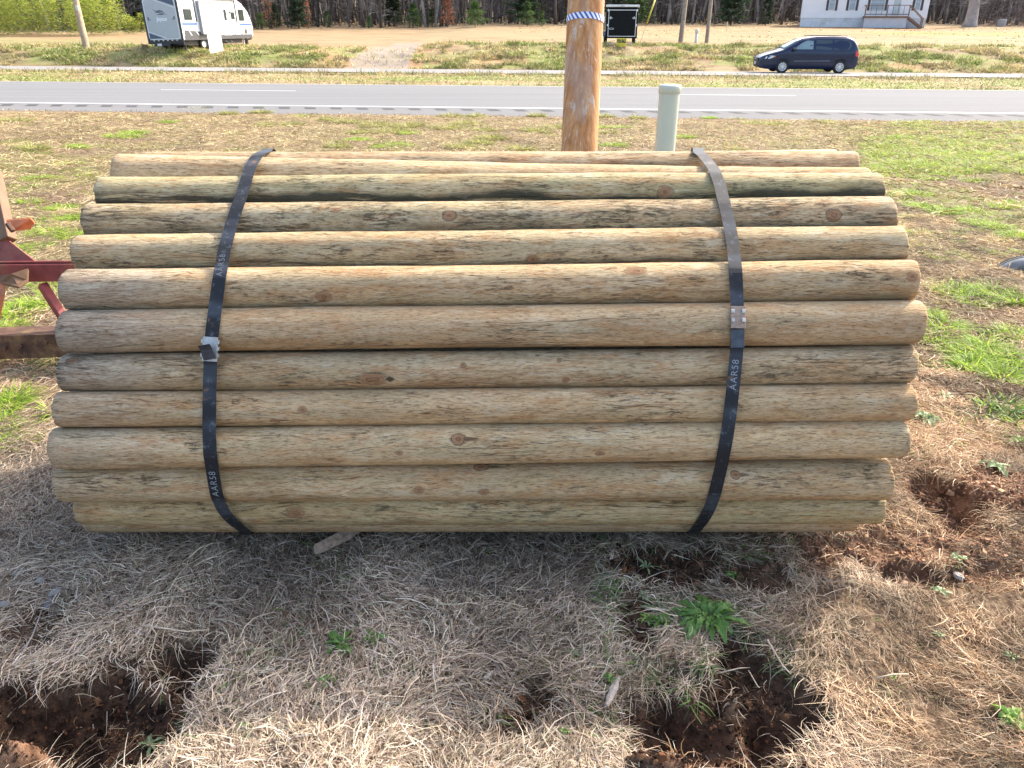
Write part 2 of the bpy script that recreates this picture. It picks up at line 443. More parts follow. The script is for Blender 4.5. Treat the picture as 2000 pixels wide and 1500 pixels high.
strip('road_shoulder', [RD1[0], RD1[1]], -90, 90, shd, 0)
strip('road', RD2, -120, 120, asp2, 0)
t = NT('white_road_paint'); P = t.pos()
c = t.mix(t.mr(t.noise(P, 25, 5, .8), .46, .62), (.52, .52, .51), (.30, .30, .30)); wp = t.fin(c, .6)
def zq(q): return float(np.interp(q, RD1[:, 0], RD1[:, 1]))
strip('road_marking', [(19.55, zq(19.55)), (19.72, zq(19.72))], -90, 90, wp, .005)
# broken lane line (photo: two dashes in view)
def qx_on_road(u, v):
    p = at_depth(u, v, 1)
    r = ray(u, v); tt = (-.545 - H) / r[2]; P = CAM + r * tt; return P[1] + KQ * P[0], P[0]
for (ua, va, ub, vb) in ((300, 178, 565, 182), (1330, 190, 1562, 189)):
    xa = qx_on_road(ua, va)[1]; xb = qx_on_road(ub, vb)[1]
    strip('road_marking', [(23.44, zq(23.44)), (23.54, zq(23.54))], xa, xb, wp, .005, 8)
strip('road_marking', [(26.9, zq(26.9)), (27.0, zq(27.0))], -90, 90, simple('faded_yellow_paint', (.55, .50, .36), .7), .005)
strip('road_marking', [(37.3, float(np.interp(37.3, RD2[:,0], RD2[:,1]))), (37.42, float(np.interp(37.42, RD2[:,0], RD2[:,1])))], -110, 110, wp, .005)
# rumble strip: milled grooves in the shoulder
mb = MB(); dk_ = simple('milled_groove', (.04, .04, .04), .95, var=.4, scale=30)
p0 = 0
for i in range(-40, 44):
    X = i * .62 + .1
    for (q0, q1) in ((18.95, 19.32),):
        z0 = zq(18.95) + .004; z1 = zq(19.32) + .004
        sk = -.12
        mb.add([(X, q0 - KQ * X, z0), (X + .26, q0 - KQ * X, z0), (X + .26 + sk, q1 - KQ * X, z1), (X + sk, q1 - KQ * X, z1)], [(0, 1, 2, 3)])
o = mb.build('rumble_strip', dk_); tag(o, kind='structure')
# seam on the shoulder edge, loose grit
# ------------------------------------------------------------------ the strapped bundle of posts
LOGLEN = 2.13
# key: (left u,v, right u,v, radius)
FRONT = {
 'C': (300, 329, 1640, 325, .050), 'A': (262, 331, 1678, 330, .051), 'B': (212, 338, 1702, 363, .050),
 'r2': (183, 384, 1724, 373, .0505), 'r3': (157, 438, 1750, 424, .0515), 'r4': (141, 498, 1772, 481, .0510), 'r5': (119, 567, 1797, 547, .0520),
 'r6': (112, 648, 1807, 630, .0525), 'r7': (109, 727, 1790, 711, .0480), 'r8': (102, 800, 1784, 785, .0450), 'r9': (93, 876, 1775, 855, .0500),
 'r10': (113, 941, 1740, 934, .0520), 'r11': (143, 988, 1734, 985, .0500), 'r12': (160, 1004, 1684, 1004, .0480)}
ends = {}; mid = {}; rad = {}
for k, (ua, va, ub, vb, r_) in FRONT.items():
    a = ray(ua, va); b = ray(ub, vb) * 1.02
    d = LOGLEN / np.linalg.norm(b - a)
    if k == 'C': d = 2.39
    pa, pb = CAM + a * d, CAM + b * d
    if k == 'C':
        ax = (pb - pa); pa = pb - ax / np.linalg.norm(ax) * LOGLEN
    ends[k] = [pa, pb]; mid[k] = ((pa + pb) / 2)[1:].copy(); rad[k] = r_
keys = list(FRONT)
m0 = {k: mid[k].copy() for k in keys}
viewdir = lambda p: (p - np.array([0, H])) / np.linalg.norm(p - np.array([0, H]))
for it in range(400):
    for i, a in enumerate(keys):
        for b in keys[i + 1:]:
            dv = mid[b] - mid[a]; dd = np.linalg.norm(dv); need = rad[a] + rad[b] - .0015
            if dd < need:
                # slide along the line of sight, the picture position stays
                for kk, o_, s in ((a, b, 1), (b, a, 1)):
                    vd = viewdir(mid[kk]); away = mid[kk] - mid[o_]
                    sg = 1 if away @ vd > 0 else -1
                    if kk == 'r6' or kk == 'r9': continue
                    mid[kk] = mid[kk] + vd * sg * (need - dd) * .3
    for k in keys:
        mid[k] = mid[k] + (m0[k] - mid[k]) * .01
DEBUG_LOGS = {k: (mid[k].round(3), m0[k].round(3)) for k in keys}
logs = []          # (key, left end, right end, radius)
for k in keys:
    sh = np.array([0, *(mid[k] - m0[k])]); sc = np.linalg.norm(mid[k] - np.array([0, H])) / np.linalg.norm(m0[k] - np.array([0, H]))
    pa, pb = ends[k][0] + sh, ends[k][1] + sh
    ax_ = (pb - pa) / np.linalg.norm(pb - pa); pa = pa + ax_ * .022; pb = pb - ax_ * .020
    logs.append((k, pa, pb, rad[k]))
axis = sum((l[2] - l[1]) / np.linalg.norm(l[2] - l[1]) for l in logs); axis /= np.linalg.norm(axis)
# hidden posts: packed behind the visible skin
pk = [(mid[k], rad[k]) for k in keys]
inner = []
cY, cZ, RR = 2.165, H - .80, .465
cand = []
for j in range(-8, 9):
    for i in range(-8, 9):
        cand.append((cY + (i + .5 * (j & 1)) * .101, cZ + j * .0875))
r2_ = random.Random(3)
for (yy, zz) in sorted(cand, key=lambda p: p[0]):
    for _ in range(14):
        p = np.array([yy + r2_.uniform(-.02, .02), zz + r2_.uniform(-.02, .02)]); r_ = .0495
        if np.hypot(p[0] - cY, p[1] - cZ) > RR + .01 or p[1] < r_ + .012: continue
        vis = [np.linalg.norm(p - c_) - (r_ + rr) for c_, rr in pk]
        if min(vis) < -.0015: continue
        # nothing may poke out in front of the measured skin
        sk = [(c_, rr) for c_, rr in pk[:len(keys)]]
        fr = [c_ for c_, rr in sk if abs(c_[1] - p[1]) < .06]
        if fr and p[0] < min(c_[0] for c_ in fr) : continue
        if p[1] > H - .40 and p[0] < 2.45: continue
        if p[1] + r_ > H - .33: continue
        pk.append((p, r_)); inner.append((p, r_)); break
# per-post look: base tint, mildew, low dark band, grey ends, green, knots (x fraction 0..1 from left, angle from facing camera in deg, half length, half height)
PIX = lambda k, u, v: (k, u, v)
LOOK = {
 'A': dict(tone=(0.85, 0.82, 0.78), b0=.02, dark=.85, mil=.35, band=.85, tint=0, label='mildew-blackened post along the very top of the bundle at the back'),
 'B': dict(tone=(1.05, 1.02, 0.95), b0=.0, dark=.0, mil=.25, band=.1, tint=0, label='pale bleached post with grey left end, first full row below the black top post'),
 'C': dict(dark=.1, mil=.2, band=.1, tint=0, label='thin edge of a pale post peeking over the right half of the black one'),
 'r2': dict(tone=(0.94, 0.97, 0.9), dark=.0, mil=.5, band=1.15, b0=.016, tint=.7, label='post with long black-green mildew stain and round orange knot near the right strap',
            knots=[(1300, 376, .020, .017, 1)]),
 'r3': dict(tone=(0.93, 0.94, 0.92), dark=.0, mil=.9, band=.6, b0=.006, tint=.35, label='grey-streaked post with ringed knots left of centre and near its right end',
            knots=[(878, 421, .016, .014, 2), (1628, 420, .02, .015, 2), (655, 411, .012, .008, 1)]),
 'r4': dict(tone=(1.0, 0.99, 0.92), dark=.0, mil=.4, band=.85, b0=-.006, tint=.1, label='post with thin black mildew line along its lower edge, below the grey-streaked one',
            knots=[(1040, 507, .018, .014, 0)]),
 'r5': dict(tone=(1.04, 0.99, 0.9), dark=.0, mil=.30, band=.3, b0=-.02, tint=0, grey=.8, label='thick tan post with bluish grey left end and faint knot on its right end',
            knots=[(632, 578, .016, .014, 1), (1242, 527, .024, .012, 1), (1783, 540, .013, .013, 1)]),
 'r6': dict(tone=(0.98, 0.93, 0.86), dark=.0, mil=.30, band=.45, b0=-.026, tint=0, grey=.9, label='thickest brown-grey post at the belly of the bundle, behind the rusty buckle',
            knots=[]),
 'r7': dict(tone=(0.98, 0.94, 0.88), dark=.05, mil=.38, band=.3, tint=.15, grey=.75, label='post with large oval orange knot with a black corner, left of centre',
            knots=[(727, 739, .034, .016, 3), (905, 711, .007, .006, 2), (1092, 701, .006, .006, 2), (1105, 740, .008, .007, 2), (140, 703, .014, .008, 1)]),
 'r8': dict(tone=(1.02, 0.95, 0.84), dark=.05, mil=.28, band=.2, tint=0, grey=.4, label='slim tan post between the large-orange-knot post and the one with a red-brown knot',
            knots=[(590, 800, .012, .01, 0), (538, 822, .012, .005, 4)]),
 'r9': dict(tone=(1.08, 1.04, 0.96), dark=.0, mil=.35, band=.15, tint=.2, grey=.35, label='post with round red-brown knot in a dark streak just left of centre',
            knots=[(895, 857, .016, .013, 4), (780, 884, .009, .006, 1), (1171, 885, .011, .007, 1)]),
 'r10': dict(tone=(1.04, .99, .91), dark=.0, mil=.40, band=.15, tint=.25, grey=.15, label='tan post with dark knot at its middle, just above the green-stained one',
            knots=[(940, 912, .018, .01, 4), (818, 958, .011, .010, 1), (945, 962, .012, .01, 1), (1436, 928, .012, .01, 4)]),
 'r11': dict(tone=(1.0, .98, .86), dark=.0, mil=.42, band=.3, tint=.55, grey=0, label='post with yellow-green algae streaks, second from the ground',
            knots=[(578, 1003, .022, .014, 0)]),
 'r12': dict(tone=(.98, .93, .87), dark=.1, mil=.42, band=.3, tint=.1, grey=0, label='bottom post resting on the shaded grass, only its narrow face in view',
            knots=[(905, 1023, .012, .006, 1)]),
 'in': dict(dark=.15, mil=.35, band=.2, tint=.1, grey=.3)}
def log_material(name, seed, dark=.0, mil=.3, band=.2, tint=0, grey=0, knots=(), b0=-.015, tone=(1, 1, 1), **kw):
    t = NT(name); uv = t.coord('UV'); s = t.sep(uv)
    U, V = s[0], s[1]
    kc = None; km = None; warp = None; ring = None; halo = None
    for (u0, v0, a, b, kind) in knots:
        du = t.math('DIVIDE', t.math('SUBTRACT', U, u0), a); dv = t.math('DIVIDE', t.math('SUBTRACT', V, v0), b)
        d = t.math('SQRT', t.math('ADD', t.math('MULTIPLY', du, du), t.math('MULTIPLY', dv, dv)))
        d = t.math('ADD', d, t.math('MULTIPLY', t.math('SUBTRACT', t.noise(uv, 38, 4, .65), .5), 1.1))
        m = t.mr(d, 1.05, .82)
        hl = t.math('MULTIPLY', t.mr(t.math('ABSOLUTE', t.math('SUBTRACT', d, 1.04)), .22, .05), {0: .15, 1: .35, 2: .6, 3: .35, 4: .75}[kind])
        if kind in (3, 4):   # dark wedge beside the knot
            sgn = 1.0
            wd = t.math('ADD', t.math('POWER', t.math('ABSOLUTE', t.math('DIVIDE', t.math('SUBTRACT', U, u0 + a * 1.25), a * (.4 if kind == 3 else 2.2))), 1.2),
                        t.math('POWER', t.math('ABSOLUTE', t.math('DIVIDE', t.math('SUBTRACT', V, v0), b * .55)), 1.2))
            hl = t.math('MAXIMUM', hl, t.mr(wd, 1.1, .6, 0, .9 if kind == 3 else .75))
        rg = t.math('ADD', t.math('MULTIPLY', t.math('SINE', t.math('MULTIPLY', d, 15.0)), .15), t.math('ADD', .12, t.math('MULTIPLY', d, .55)))
        fall = t.math('POWER', 2.718, t.math('MULTIPLY', d, -.75))
        w = t.math('MULTIPLY', t.math('MULTIPLY', dv, b * 1.0), fall)
        km = m if km is None else t.math('MAXIMUM', km, m)
        halo = hl if halo is None else t.math('MAXIMUM', halo, hl)
        rr = t.math('MULTIPLY', rg, m); ring = rr if ring is None else t.math('ADD', ring, rr)
        warp = w if warp is None else t.math('ADD', warp, w)
    Vw = V if warp is None else t.math('SUBTRACT', V, t.math('MULTIPLY', warp, .9))
    # slight wander of the grain
    wan = t.math('MULTIPLY', t.math('SUBTRACT', t.noise(t.comb(t.math('MULTIPLY', U, 3.0), t.math('MULTIPLY', Vw, 9.0), seed), 1, 3, .55), .5), .035)
    Vg = t.math('ADD', Vw, wan)
    def g(su, sv, det=4, rough=.65, off=0.0):
        return t.noise(t.comb(t.math('MULTIPLY', U, su), t.math('MULTIPLY', Vg, sv), seed + off), 1, det, rough)
    fine = g(55, 480, 3, .7); mid_ = g(18, 150, 5, .75, 3); big = g(3.2, 22, 5, .7, 7); blot = g(5, 15, 6, .75, 11); coarse = g(1.0, 5, 3, .5, 17)
    c = t.ramp(t.mix(.5, mid_, big), (.38, (.28, .18, .095)), (.45, (.44, .32, .185)), (.52, (.55, .43, .27)), (.61, (.68, .565, .39)))
    c = t.mix(t.mr(coarse, .44, .58, 0, .6), c, t.mix(.5, c, (.40, .255, .13)))
    # grey-green weathering
    c = t.mix(t.math('MULTIPLY', t.mr(g(2.5, 18, 4, .6, 23), .46, .58), .5), c, (.40, .355, .235))
    if tint: c = t.mix(t.math('MULTIPLY', t.mr(g(1.6, 16, 4, .7, 29), .40, .62), tint * .6), c, (.29, .32, .15))
    # warm rub marks
    c = t.mix(t.math('MULTIPLY', t.mr(g(7, 36, 5, .7, 31), .52, .62), .5), c, (.42, .21, .08))
    # end grey
    if grey:
        e = t.math('MULTIPLY', t.mr(t.math('ADD', U, t.math('MULTIPLY', t.math('SUBTRACT', blot, .5), .5)), .34, .10), grey)
        c = t.mix(t.math('MULTIPLY', e, .75), c, t.ramp(mid_, (.38, (.14, .14, .14)), (.6, (.37, .37, .36))))
    eb = t.math('MULTIPLY', t.mr(U, .05, .0), .35)
    c = t.mix(eb, c, (.16, .14, .12))
    c = t.mix(.10, c, (.42, .36, .24)); c = t.mix(1.0, c, (tone[0] * 1.12, tone[1] * 1.055, tone[2] * 1.0), 'MULTIPLY')
    # fine dark checks and pale fibres
    c = t.mix(t.mr(fine, .36, .48, .75, 0), c, (.10, .065, .04))
    c = t.mix(t.mr(fine, .56, .72, 0, .4), c, (.66, .56, .42))
    # drying checks: long hairline cracks
    ck = t.math('MULTIPLY', t.mr(t.math('ABSOLUTE', t.math('SUBTRACT', g(1.6, 34, 3, .55, 81), .5)), .007, .002), t.mr(g(2.2, 8, 3, .6, 83), .52, .58))
    c = t.mix(t.math('MULTIPLY', ck, .6), c, (.05, .035, .025))
    # pale worn patches
    c = t.mix(t.math('MULTIPLY', t.mr(g(9, 40, 5, .8, 87), .54, .64), .4), c, (.66, .58, .42))
    # mildew flecks, stronger in blotches
    mk = t.math('MULTIPLY', t.mr(g(24, 170, 5, .8, 41), .53 - .06 * mil, .61 - .06 * mil), t.mr(blot, .56 - .13 * mil, .66 - .13 * mil))
    # stained band along the lower side (placed by its own noise)
    vb = t.math('ADD', V, t.math('MULTIPLY', t.math('SUBTRACT', g(2.6, 3, 4, .6, 47), .5), .10))
    bm_ = t.math('MULTIPLY', t.mr(vb, b0 + .006, b0 - .010), t.mr(t.math('ADD', g(4, 60, 4, .7, 53), t.math('MULTIPLY', g(1.3, 2, 2, .5, 59), .8)), .98 - .22 * band, 1.08 - .20 * band))
    bm_ = t.math('MULTIPLY', bm_, band)
    mk = t.math('MAXIMUM', mk, bm_)
    if dark:
        dm = t.math('MULTIPLY', t.mr(t.math('ADD', t.math('MULTIPLY', V, -7.0), g(6, 90, 4, .75, 61)), .40 if dark > .5 else .62, .56 if dark > .5 else .8), dark)
        mk = t.math('MAXIMUM', mk, dm)
    c = t.mix(t.math('MULTIPLY', mk, .78), c, t.mix(min(1, tint + .1), (.035, .027, .022), (.030, .036, .026)))
    # pale dried flakes
    fl = t.math('MULTIPLY', t.math('LESS_THAN', t.vor(t.comb(U, t.math('MULTIPLY', V, 1.3), seed), 210), .16), t.mr(g(5, 22, 3, .6, 71), .56, .66))
    c = t.mix(t.math('MULTIPLY', fl, .65), c, (.62, .55, .42))
    if km is not None:
        kcol = t.ramp(ring, (.1, (.15, .07, .035)), (.5, (.33, .17, .085)), (.9, (.36, .24, .14)))
        c = t.mix(halo, c, (.05, .03, .02)); c = t.mix(t.math('MULTIPLY', km, .85), c, kcol)
    hgt = t.math('ADD', t.math('MULTIPLY', fine, .6), t.math('ADD', mid_, t.math('ADD', t.math('MULTIPLY', mk, -.4), t.math('MULTIPLY', ck, -1.2))))
    t.bump(hgt, .8, .005)
    return t.fin(c, .9, 0, .2)
def log_geom(pa, pb, r_, seed, na=64, nl=130):
    """mesh in world orientation, origin at the left end"""
    rg = np.random.default_rng(seed)
    d = pb - pa; L = np.linalg.norm(d); X = d / L
    Z = np.array([0, 0, 1.0]); Z = Z - X * (Z @ X); Z /= np.linalg.norm(Z); Yc = np.cross(Z, X)   # away from camera
    e = .005 + .004 * rg.random(2)
    u = np.concatenate([[0, .0], e[0] * np.array([.0, .12, .35, .7, 1.0]), np.linspace(.03, L - .03, nl), L - e[1] * np.array([1.0, .7, .35, .12, 0.0]), [L, L]])
    fac = np.concatenate([[0, .6], [.90, .94, .97, .99, 1.0], np.ones(nl), [1.0, .99, .97, .94, .90], [.6, 0]])
    th = np.linspace(0, 2 * math.pi, na + 1)
    UU, TT = np.meshgrid(u, th, indexing='ij'); FF = fac[:, None]
    taper = 1 + (.5 - UU / L) * rg.uniform(-.09, .09)
    n = (fbm(UU * 2.3 + seed * 7.1, np.cos(TT) * .8 + 5, seed, 3) - .5) * .10 + (fbm(UU * 9 + seed, np.sin(TT) * 2.2 + np.cos(TT) * 1.3 + 9, seed + 3, 3) - .5) * .036
    rr = r_ * FF * taper * (1 + n)
    # gentle sweep along the length
    s1, s2 = rg.uniform(-1, 1, 2) * .004; ph = rg.uniform(0, 6)
    sw = np.sin(u / L * math.pi + 0 * ph)
    py = -np.cos(TT) * rr + (s1 * sw)[:, None]; pz = np.sin(TT) * rr + (s2 * sw)[:, None]
    tiltL, tiltR = rg.uniform(-.05, .05, 2)
    uu = UU + np.where(UU < L / 2, -1, 1) * 0 + (np.sin(TT * 1 + seed) * .004 + (fbm(np.cos(TT) * 5 + seed, np.sin(TT) * 5, seed + 9, 2) - .5) * .006) * np.where((UU < .02) | (UU > L - .02), 1, 0)
    P = uu[..., None] * X + py[..., None] * Yc + pz[..., None] * Z
    # theta=0 faces the camera; v coordinate = arc length, 0 in front, positive upward
    tv = np.where(TT > math.pi, TT - 2 * math.pi, TT) ; 
    UVu = UU; UVv = TT * r_
    V = P.reshape(-1, 3); N = na + 1
    I = np.arange(len(u) * N).reshape(len(u), N)
    Q = np.stack([I[:-1, :-1], I[:-1, 1:], I[1:, 1:], I[1:, :-1]], -1).reshape(-1, 4)
    return V, Q, np.stack([UVu.ravel(), UVv.ravel()], 1)
# seam at the back: start theta at pi
def make_log(name, pa, pb, r_, seed, mat, na=64, nl=130):
    V, Q, uv = log_geom(pa, pb, r_, seed, na, nl)
    # shift so the seam lies at the far side
    uvv = uv[:, 1].reshape(-1, na + 1); n = na + 1
    Vr = V.reshape(-1, n, 3)[:, :-1]; half = na // 2
    Vr = np.roll(Vr, half, axis=1); Vr = np.concatenate([Vr, Vr[:, :1]], 1)
    th = np.linspace(-math.pi, math.pi, n) * r_
    uu = uv[:, 0].reshape(-1, n)
    UV = np.stack([uu, np.broadcast_to(th[None, :], uu.shape)], -1).reshape(-1, 2)
    o = np_mesh(name, Vr.reshape(-1, 3), Q, mat, uv=UV, smooth=True)
    o.location = pa; return o
GRP = 'round wooden fence posts in the strapped bundle'
for i, (k, pa, pb, r_) in enumerate(logs):
    lk = dict(LOOK[k]); kn = []
    X = (pb - pa) / np.linalg.norm(pb - pa)
    Z = np.array([0, 0, 1.0]) - X * X[2]; Z /= np.linalg.norm(Z); Yc = np.cross(Z, X)
    for (ku, kv, a, b, kind) in lk.get('knots', ()):
        r = ray(ku, kv)     # intersect the ray with the cylinder
        w = r - X * (r @ X); o0 = (CAM - pa) - X * ((CAM - pa) @ X)
        A = w @ w; B = 2 * o0 @ w; C_ = o0 @ o0 - r_ * r_; D = B * B - 4 * A * C_
        s_ = (-B - math.sqrt(max(D, 0))) / (2 * A); p = CAM + r * s_ - pa
        th = math.atan2(p @ Z, -(p @ Yc)); kn.append((float(p @ X), th * r_, a, b, kind))
    lk['knots'] = kn; lab = lk.pop('label')
    o = make_log('fence_post', pa, pb, r_, 11 + i, log_material('weathered_wood', i * 13.7 + 2.1, **lk), 72, 170)
    tag(o, lab, 'fence post', GRP)
inm = [log_material('weathered_wood', 301.3 + 9 * j, **LOOK['in']) for j in range(2)]
base_mid = {}
for i, (p, r_) in enumerate(inner):
    sh = r2_.uniform(-.04, .04)
    m = np.array([-.055 + sh, p[0], p[1]]); pa, pb = m - axis * LOGLEN / 2, m + axis * LOGLEN / 2
    o = make_log('fence_post', pa, pb, r_, 101 + i, inm[i % 2], 24, 14)
    tag(o, 'round post packed inside the strapped bundle, hidden behind the front row', 'fence post', GRP)

# ------------------------------------------------------------------ straps
circ = [(mid[k][0], mid[k][1], rad[k]) for k in keys] + [(p[0], p[1], r_) for p, r_ in inner]
def hull_at(xw):
    """convex outline of the bundle in the plane x = xw, as (y,z) points"""
    pts = []
    for (k, pa, pb, r_) in logs:
        s = (xw - pa[0]) / (pb[0] - pa[0]); c = pa + (pb - pa) * s
        for t_ in np.linspace(0, 2 * math.pi, 72, endpoint=False): pts.append((c[1] + math.cos(t_) * (r_ + .0062), c[2] + math.sin(t_) * (r_ + .0062)))
    for (p, r_) in inner:
        c = np.array([-.055, p[0], p[1]]) + axis * ((xw + .055) / axis[0])
        for t_ in np.linspace(0, 2 * math.pi, 36, endpoint=False): pts.append((c[1] + math.cos(t_) * (r_ + .0062), c[2] + math.sin(t_) * (r_ + .0062)))
    pts = sorted(set(pts))
    def half(ps):
        h = []
        for p in ps:
            while len(h) >= 2 and (h[-1][0] - h[-2][0]) * (p[1] - h[-2][1]) - (h[-1][1] - h[-2][1]) * (p[0] - h[-2][0]) <= 0: h.pop()
            h.append(p)
        return h
    lo = half(pts); up = half(pts[::-1]); return np.array(lo[:-1] + up[:-1])
def strap_path(px, back_x):
    """px: list of (u,v) down the front. returns points & outward normals round the bundle"""
    pv = np.array([p[1] for p in px], float); pu = np.array([p[0] for p in px], float)
    xw = 0
    # resample the hull
    u0 = float(np.mean(pu)); xw = (u0 - 1000) / F * 1.95
    h = hull_at(xw); h = np.vstack([h, h[:1]])
    seg = np.hypot(*np.diff(h, axis=0).T); s = np.concatenate([[0], np.cumsum(seg)]); n = 260
    ss = np.linspace(0, s[-1], n, endpoint=False)
    yy = np.interp(ss, s, h[:, 0]); zz = np.interp(ss, s, h[:, 1])
    cy, cz = yy.mean(), zz.mean()
    # front part = facing the camera
    ty = np.roll(yy, -1) - np.roll(yy, 1); tz = np.roll(zz, -1) - np.roll(zz, 1); ln = np.hypot(ty, tz); ny_, nz_ = tz / ln, -ty / ln
    P = np.zeros((n, 3)); P[:, 1] = yy; P[:, 2] = zz
    u, v, d = project(P)
    facing = (ny_ * (0 - yy) + nz_ * (H - zz)) > 0
    uu = np.interp(v, pv, pu)
    P[:, 0] = np.where(facing, (uu - 1000) / F * d, np.nan)
    fi = np.where(facing)[0]; bi = np.where(~facing)[0]
    # back: straight between the two front ends
    k0 = bi[0] if not (facing[0] == False and facing[-1] == False) else [i for i in bi if facing[i - 1]][0]
    order = [(k0 + j) % n for j in range(len(bi))]
    a = P[(k0 - 1) % n, 0]; b = P[(k0 + len(bi)) % n, 0]
    for j, i in enumerate(order):
        tt = (j + 1) / (len(bi) + 1); P[i, 0] = a + (b - a) * tt + (back_x - (a + b) / 2) * math.sin(tt * math.pi)
    P[:, 0] = (P[:, 0] + np.roll(P[:, 0], 1) + np.roll(P[:, 0], -1)) / 3
    N = np.zeros((n, 3)); N[:, 1] = ny_; N[:, 2] = nz_
    return P, N, v, facing
t = NT('black_painted_steel_band'); U = t.coord('UV')
sc = t.noise(t.mapv(U, (6, 90, 1)), 4, 5, .7); sc2 = t.noise(t.mapv(U, (30, 30, 1)), 1.4, 5, .8)
rub = t.noise(t.mapv(U, (5, 1, 1)), 2.0, 3, .5)
c = t.mix(t.mr(rub, .50, .60), (.014, .016, .019), (.044, .052, .063))
c = t.mix(t.math('MULTIPLY', t.mr(sc2, .56, .68), .5), c, (.20, .23, .26))
c = t.mix(t.math('MULTIPLY', t.mr(t.noise(U, 26, 5, .7), .60, .66), .55), c, (.26, .13, .06))
c = t.mix(t.math('MULTIPLY', t.mr(t.noise(t.mapv(U, (20, 200, 1)), 2, 3, .6), .68, .74), .6), c, (.45, .45, .45))
bandm = t.fin(c, .62, .0, .3)
steel = simple('galvanised_buckle', (.42, .42, .40), .45, .6, var=.25, scale=60, dirt=(.30, .20, .12))
rusty = simple('rusty_buckle', (.33, .25, .19), .6, .35, var=.35, scale=70, dirt=(.22, .12, .07))
whiteink = simple('pale_stencil_ink', (.27, .30, .33), .7)
fadedink = simple('worn_stencil_ink', (.13, .15, .18), .7)
def make_strap(px, back_x, label, w=.032):
    P, N, v, fc = strap_path(px, back_x)
    root = thing('steel_strap', label, 'strap', loc=tuple(P[np.argmin(P[:, 2])]), group='steel straps round the posts')
    o0 = np.array(root.location)
    n = len(P); T = np.roll(P, -1, 0) - np.roll(P, 1, 0); T /= np.linalg.norm(T, axis=1)[:, None]
    B = np.cross(N, T); B /= np.linalg.norm(B, axis=1)[:, None]
    s = np.concatenate([[0], np.cumsum(np.linalg.norm(np.diff(np.vstack([P, P[:1]]), axis=0), axis=1))])
    th = .0009
    # ribbon with thickness: 4 rails
    rails = [P + B * w / 2 + N * th, P - B * w / 2 + N * th, P - B * w / 2 - N * th * .3, P + B * w / 2 - N * th * .3]
    V = np.stack([np.vstack([r_, r_[:1]]) for r_ in rails], 1).reshape(-1, 3) - o0
    I = np.arange((n + 1) * 4).reshape(n + 1, 4)
    Q = np.concatenate([np.stack([I[:-1, a], I[:-1, b], I[1:, b], I[1:, a]], -1) for a, b in ((0, 1), (1, 2), (2, 3), (3, 0))])
    uv = np.stack([np.repeat(s, 4), np.tile([0, w, w, 0], n + 1)], 1)
    np_mesh('band', V, Q, bandm, uv=uv, parent=root)
    def frame(vv, off=.002):
        i = np.where(fc)[0][np.argmin(np.abs(v[fc] - vv))]
        X = B[i] if B[i][0] > 0 else -B[i]
        Yd = T[i] if T[i][2] > 0 else -T[i]
        Zn = np.cross(X, Yd)
        p = P[i] + N[i] * off - o0
        return Matrix(((X[0], Yd[0], Zn[0], p[0]), (X[1], Yd[1], Zn[1], p[1]), (X[2], Yd[2], Zn[2], p[2]), (0, 0, 0, 1)))
    return root, frame
LS = [(520, 296), (503, 303), (488, 325), (480, 352), (468, 390), (452, 435), (437, 490), (427, 550), (419, 610), (412, 670), (410, 740), (409, 800), (409, 850), (411, 890), (417, 930), (424, 970), (437, 1000), (452, 1018), (480, 1040)]
RS = [(1362, 296), (1372, 303), (1392, 328), (1404, 358), (1413, 395), (1422, 430), (1431, 480), (1436, 530), (1439, 590), (1440, 640), (1438, 690), (1433, 740), (1427, 800), (1420, 850), (1410, 905), (1400, 950), (1390, 985), (1376, 1012), (1355, 1040)]
stL, frL = make_strap(LS, -.78, 'black steel strap round the left half of the bundle, loose end over a grey buckle')
stR, frR = make_strap(RS, .60, 'black steel strap round the right half of the bundle, with flat rusty buckle')
def put_text(body, size, mat, parent, M, rot=math.pi / 2, sp=1.15):
    me = text_mesh(body, size, mat, 0, -.00012, 0, sp)
    mesh_obj('lettering', me, parent, M @ Matrix.Rotation(rot, 4, 'Z'))
put_text('AAR58', .023, whiteink, stR, frR(732, .0025)); put_text('AAR58', .023, whiteink, stL, frL(948, .0028))
put_text('AAR58', .021, fadedink, stL, frL(520, .0025))
put_text('IIII', .012, fadedink, stL, frL(747, .0025), 0)
put_text('IIII', .010, fadedink, stL, frL(465, .0025), 0)
put_text('===', .010, fadedink, stL, frL(385, .0025), 0.3)
# left buckle: crimped seal, with the folded-back tail
M = frL(690, .003)
b = MB(); b.box(-.018, .018, -.028, .030, 0, .0035, None)
for s_ in (-1, 1):
    for yk in (-.018, -.002, .014): b.box(s_ * .018 - .0035, s_ * .018 + .0035, yk, yk + .009, -.002, .005)
bo = b.build('buckle', steel, stL, .0007); bo.matrix_local = M
b = MB(); w2 = .016
# folded tail: rises out of the buckle and is bent back down over it
prof = [(-.028, .004), (-.030, .010), (-.018, .016), (-.002, .022), (.010, .034), (.014, .040)]
vs = []; 
for (yy, zz) in prof: vs += [(-w2 , yy, zz), (w2, yy, zz)]
for (yy, zz) in prof: vs += [(-w2, yy + .0005, zz - .0012), (w2, yy + .0005, zz - .0012)]
k = len(prof) * 2
fs = [(2 * i, 2 * i + 1, 2 * i + 3, 2 * i + 2) for i in range(len(prof) - 1)] + [(k + 2 * i, k + 2 * i + 2, k + 2 * i + 3, k + 2 * i + 1) for i in range(len(prof) - 1)]
fs += [(2 * i, 2 * i + 2, k + 2 * i + 2, k + 2 * i) for i in range(len(prof) - 1)] + [(2 * i + 1, k + 2 * i + 1, k + 2 * i + 3, 2 * i + 3) for i in range(len(prof) - 1)]
fs += [(2 * len(prof) - 2, 2 * len(prof) - 1, k + 2 * len(prof) - 1, k + 2 * len(prof) - 2)]
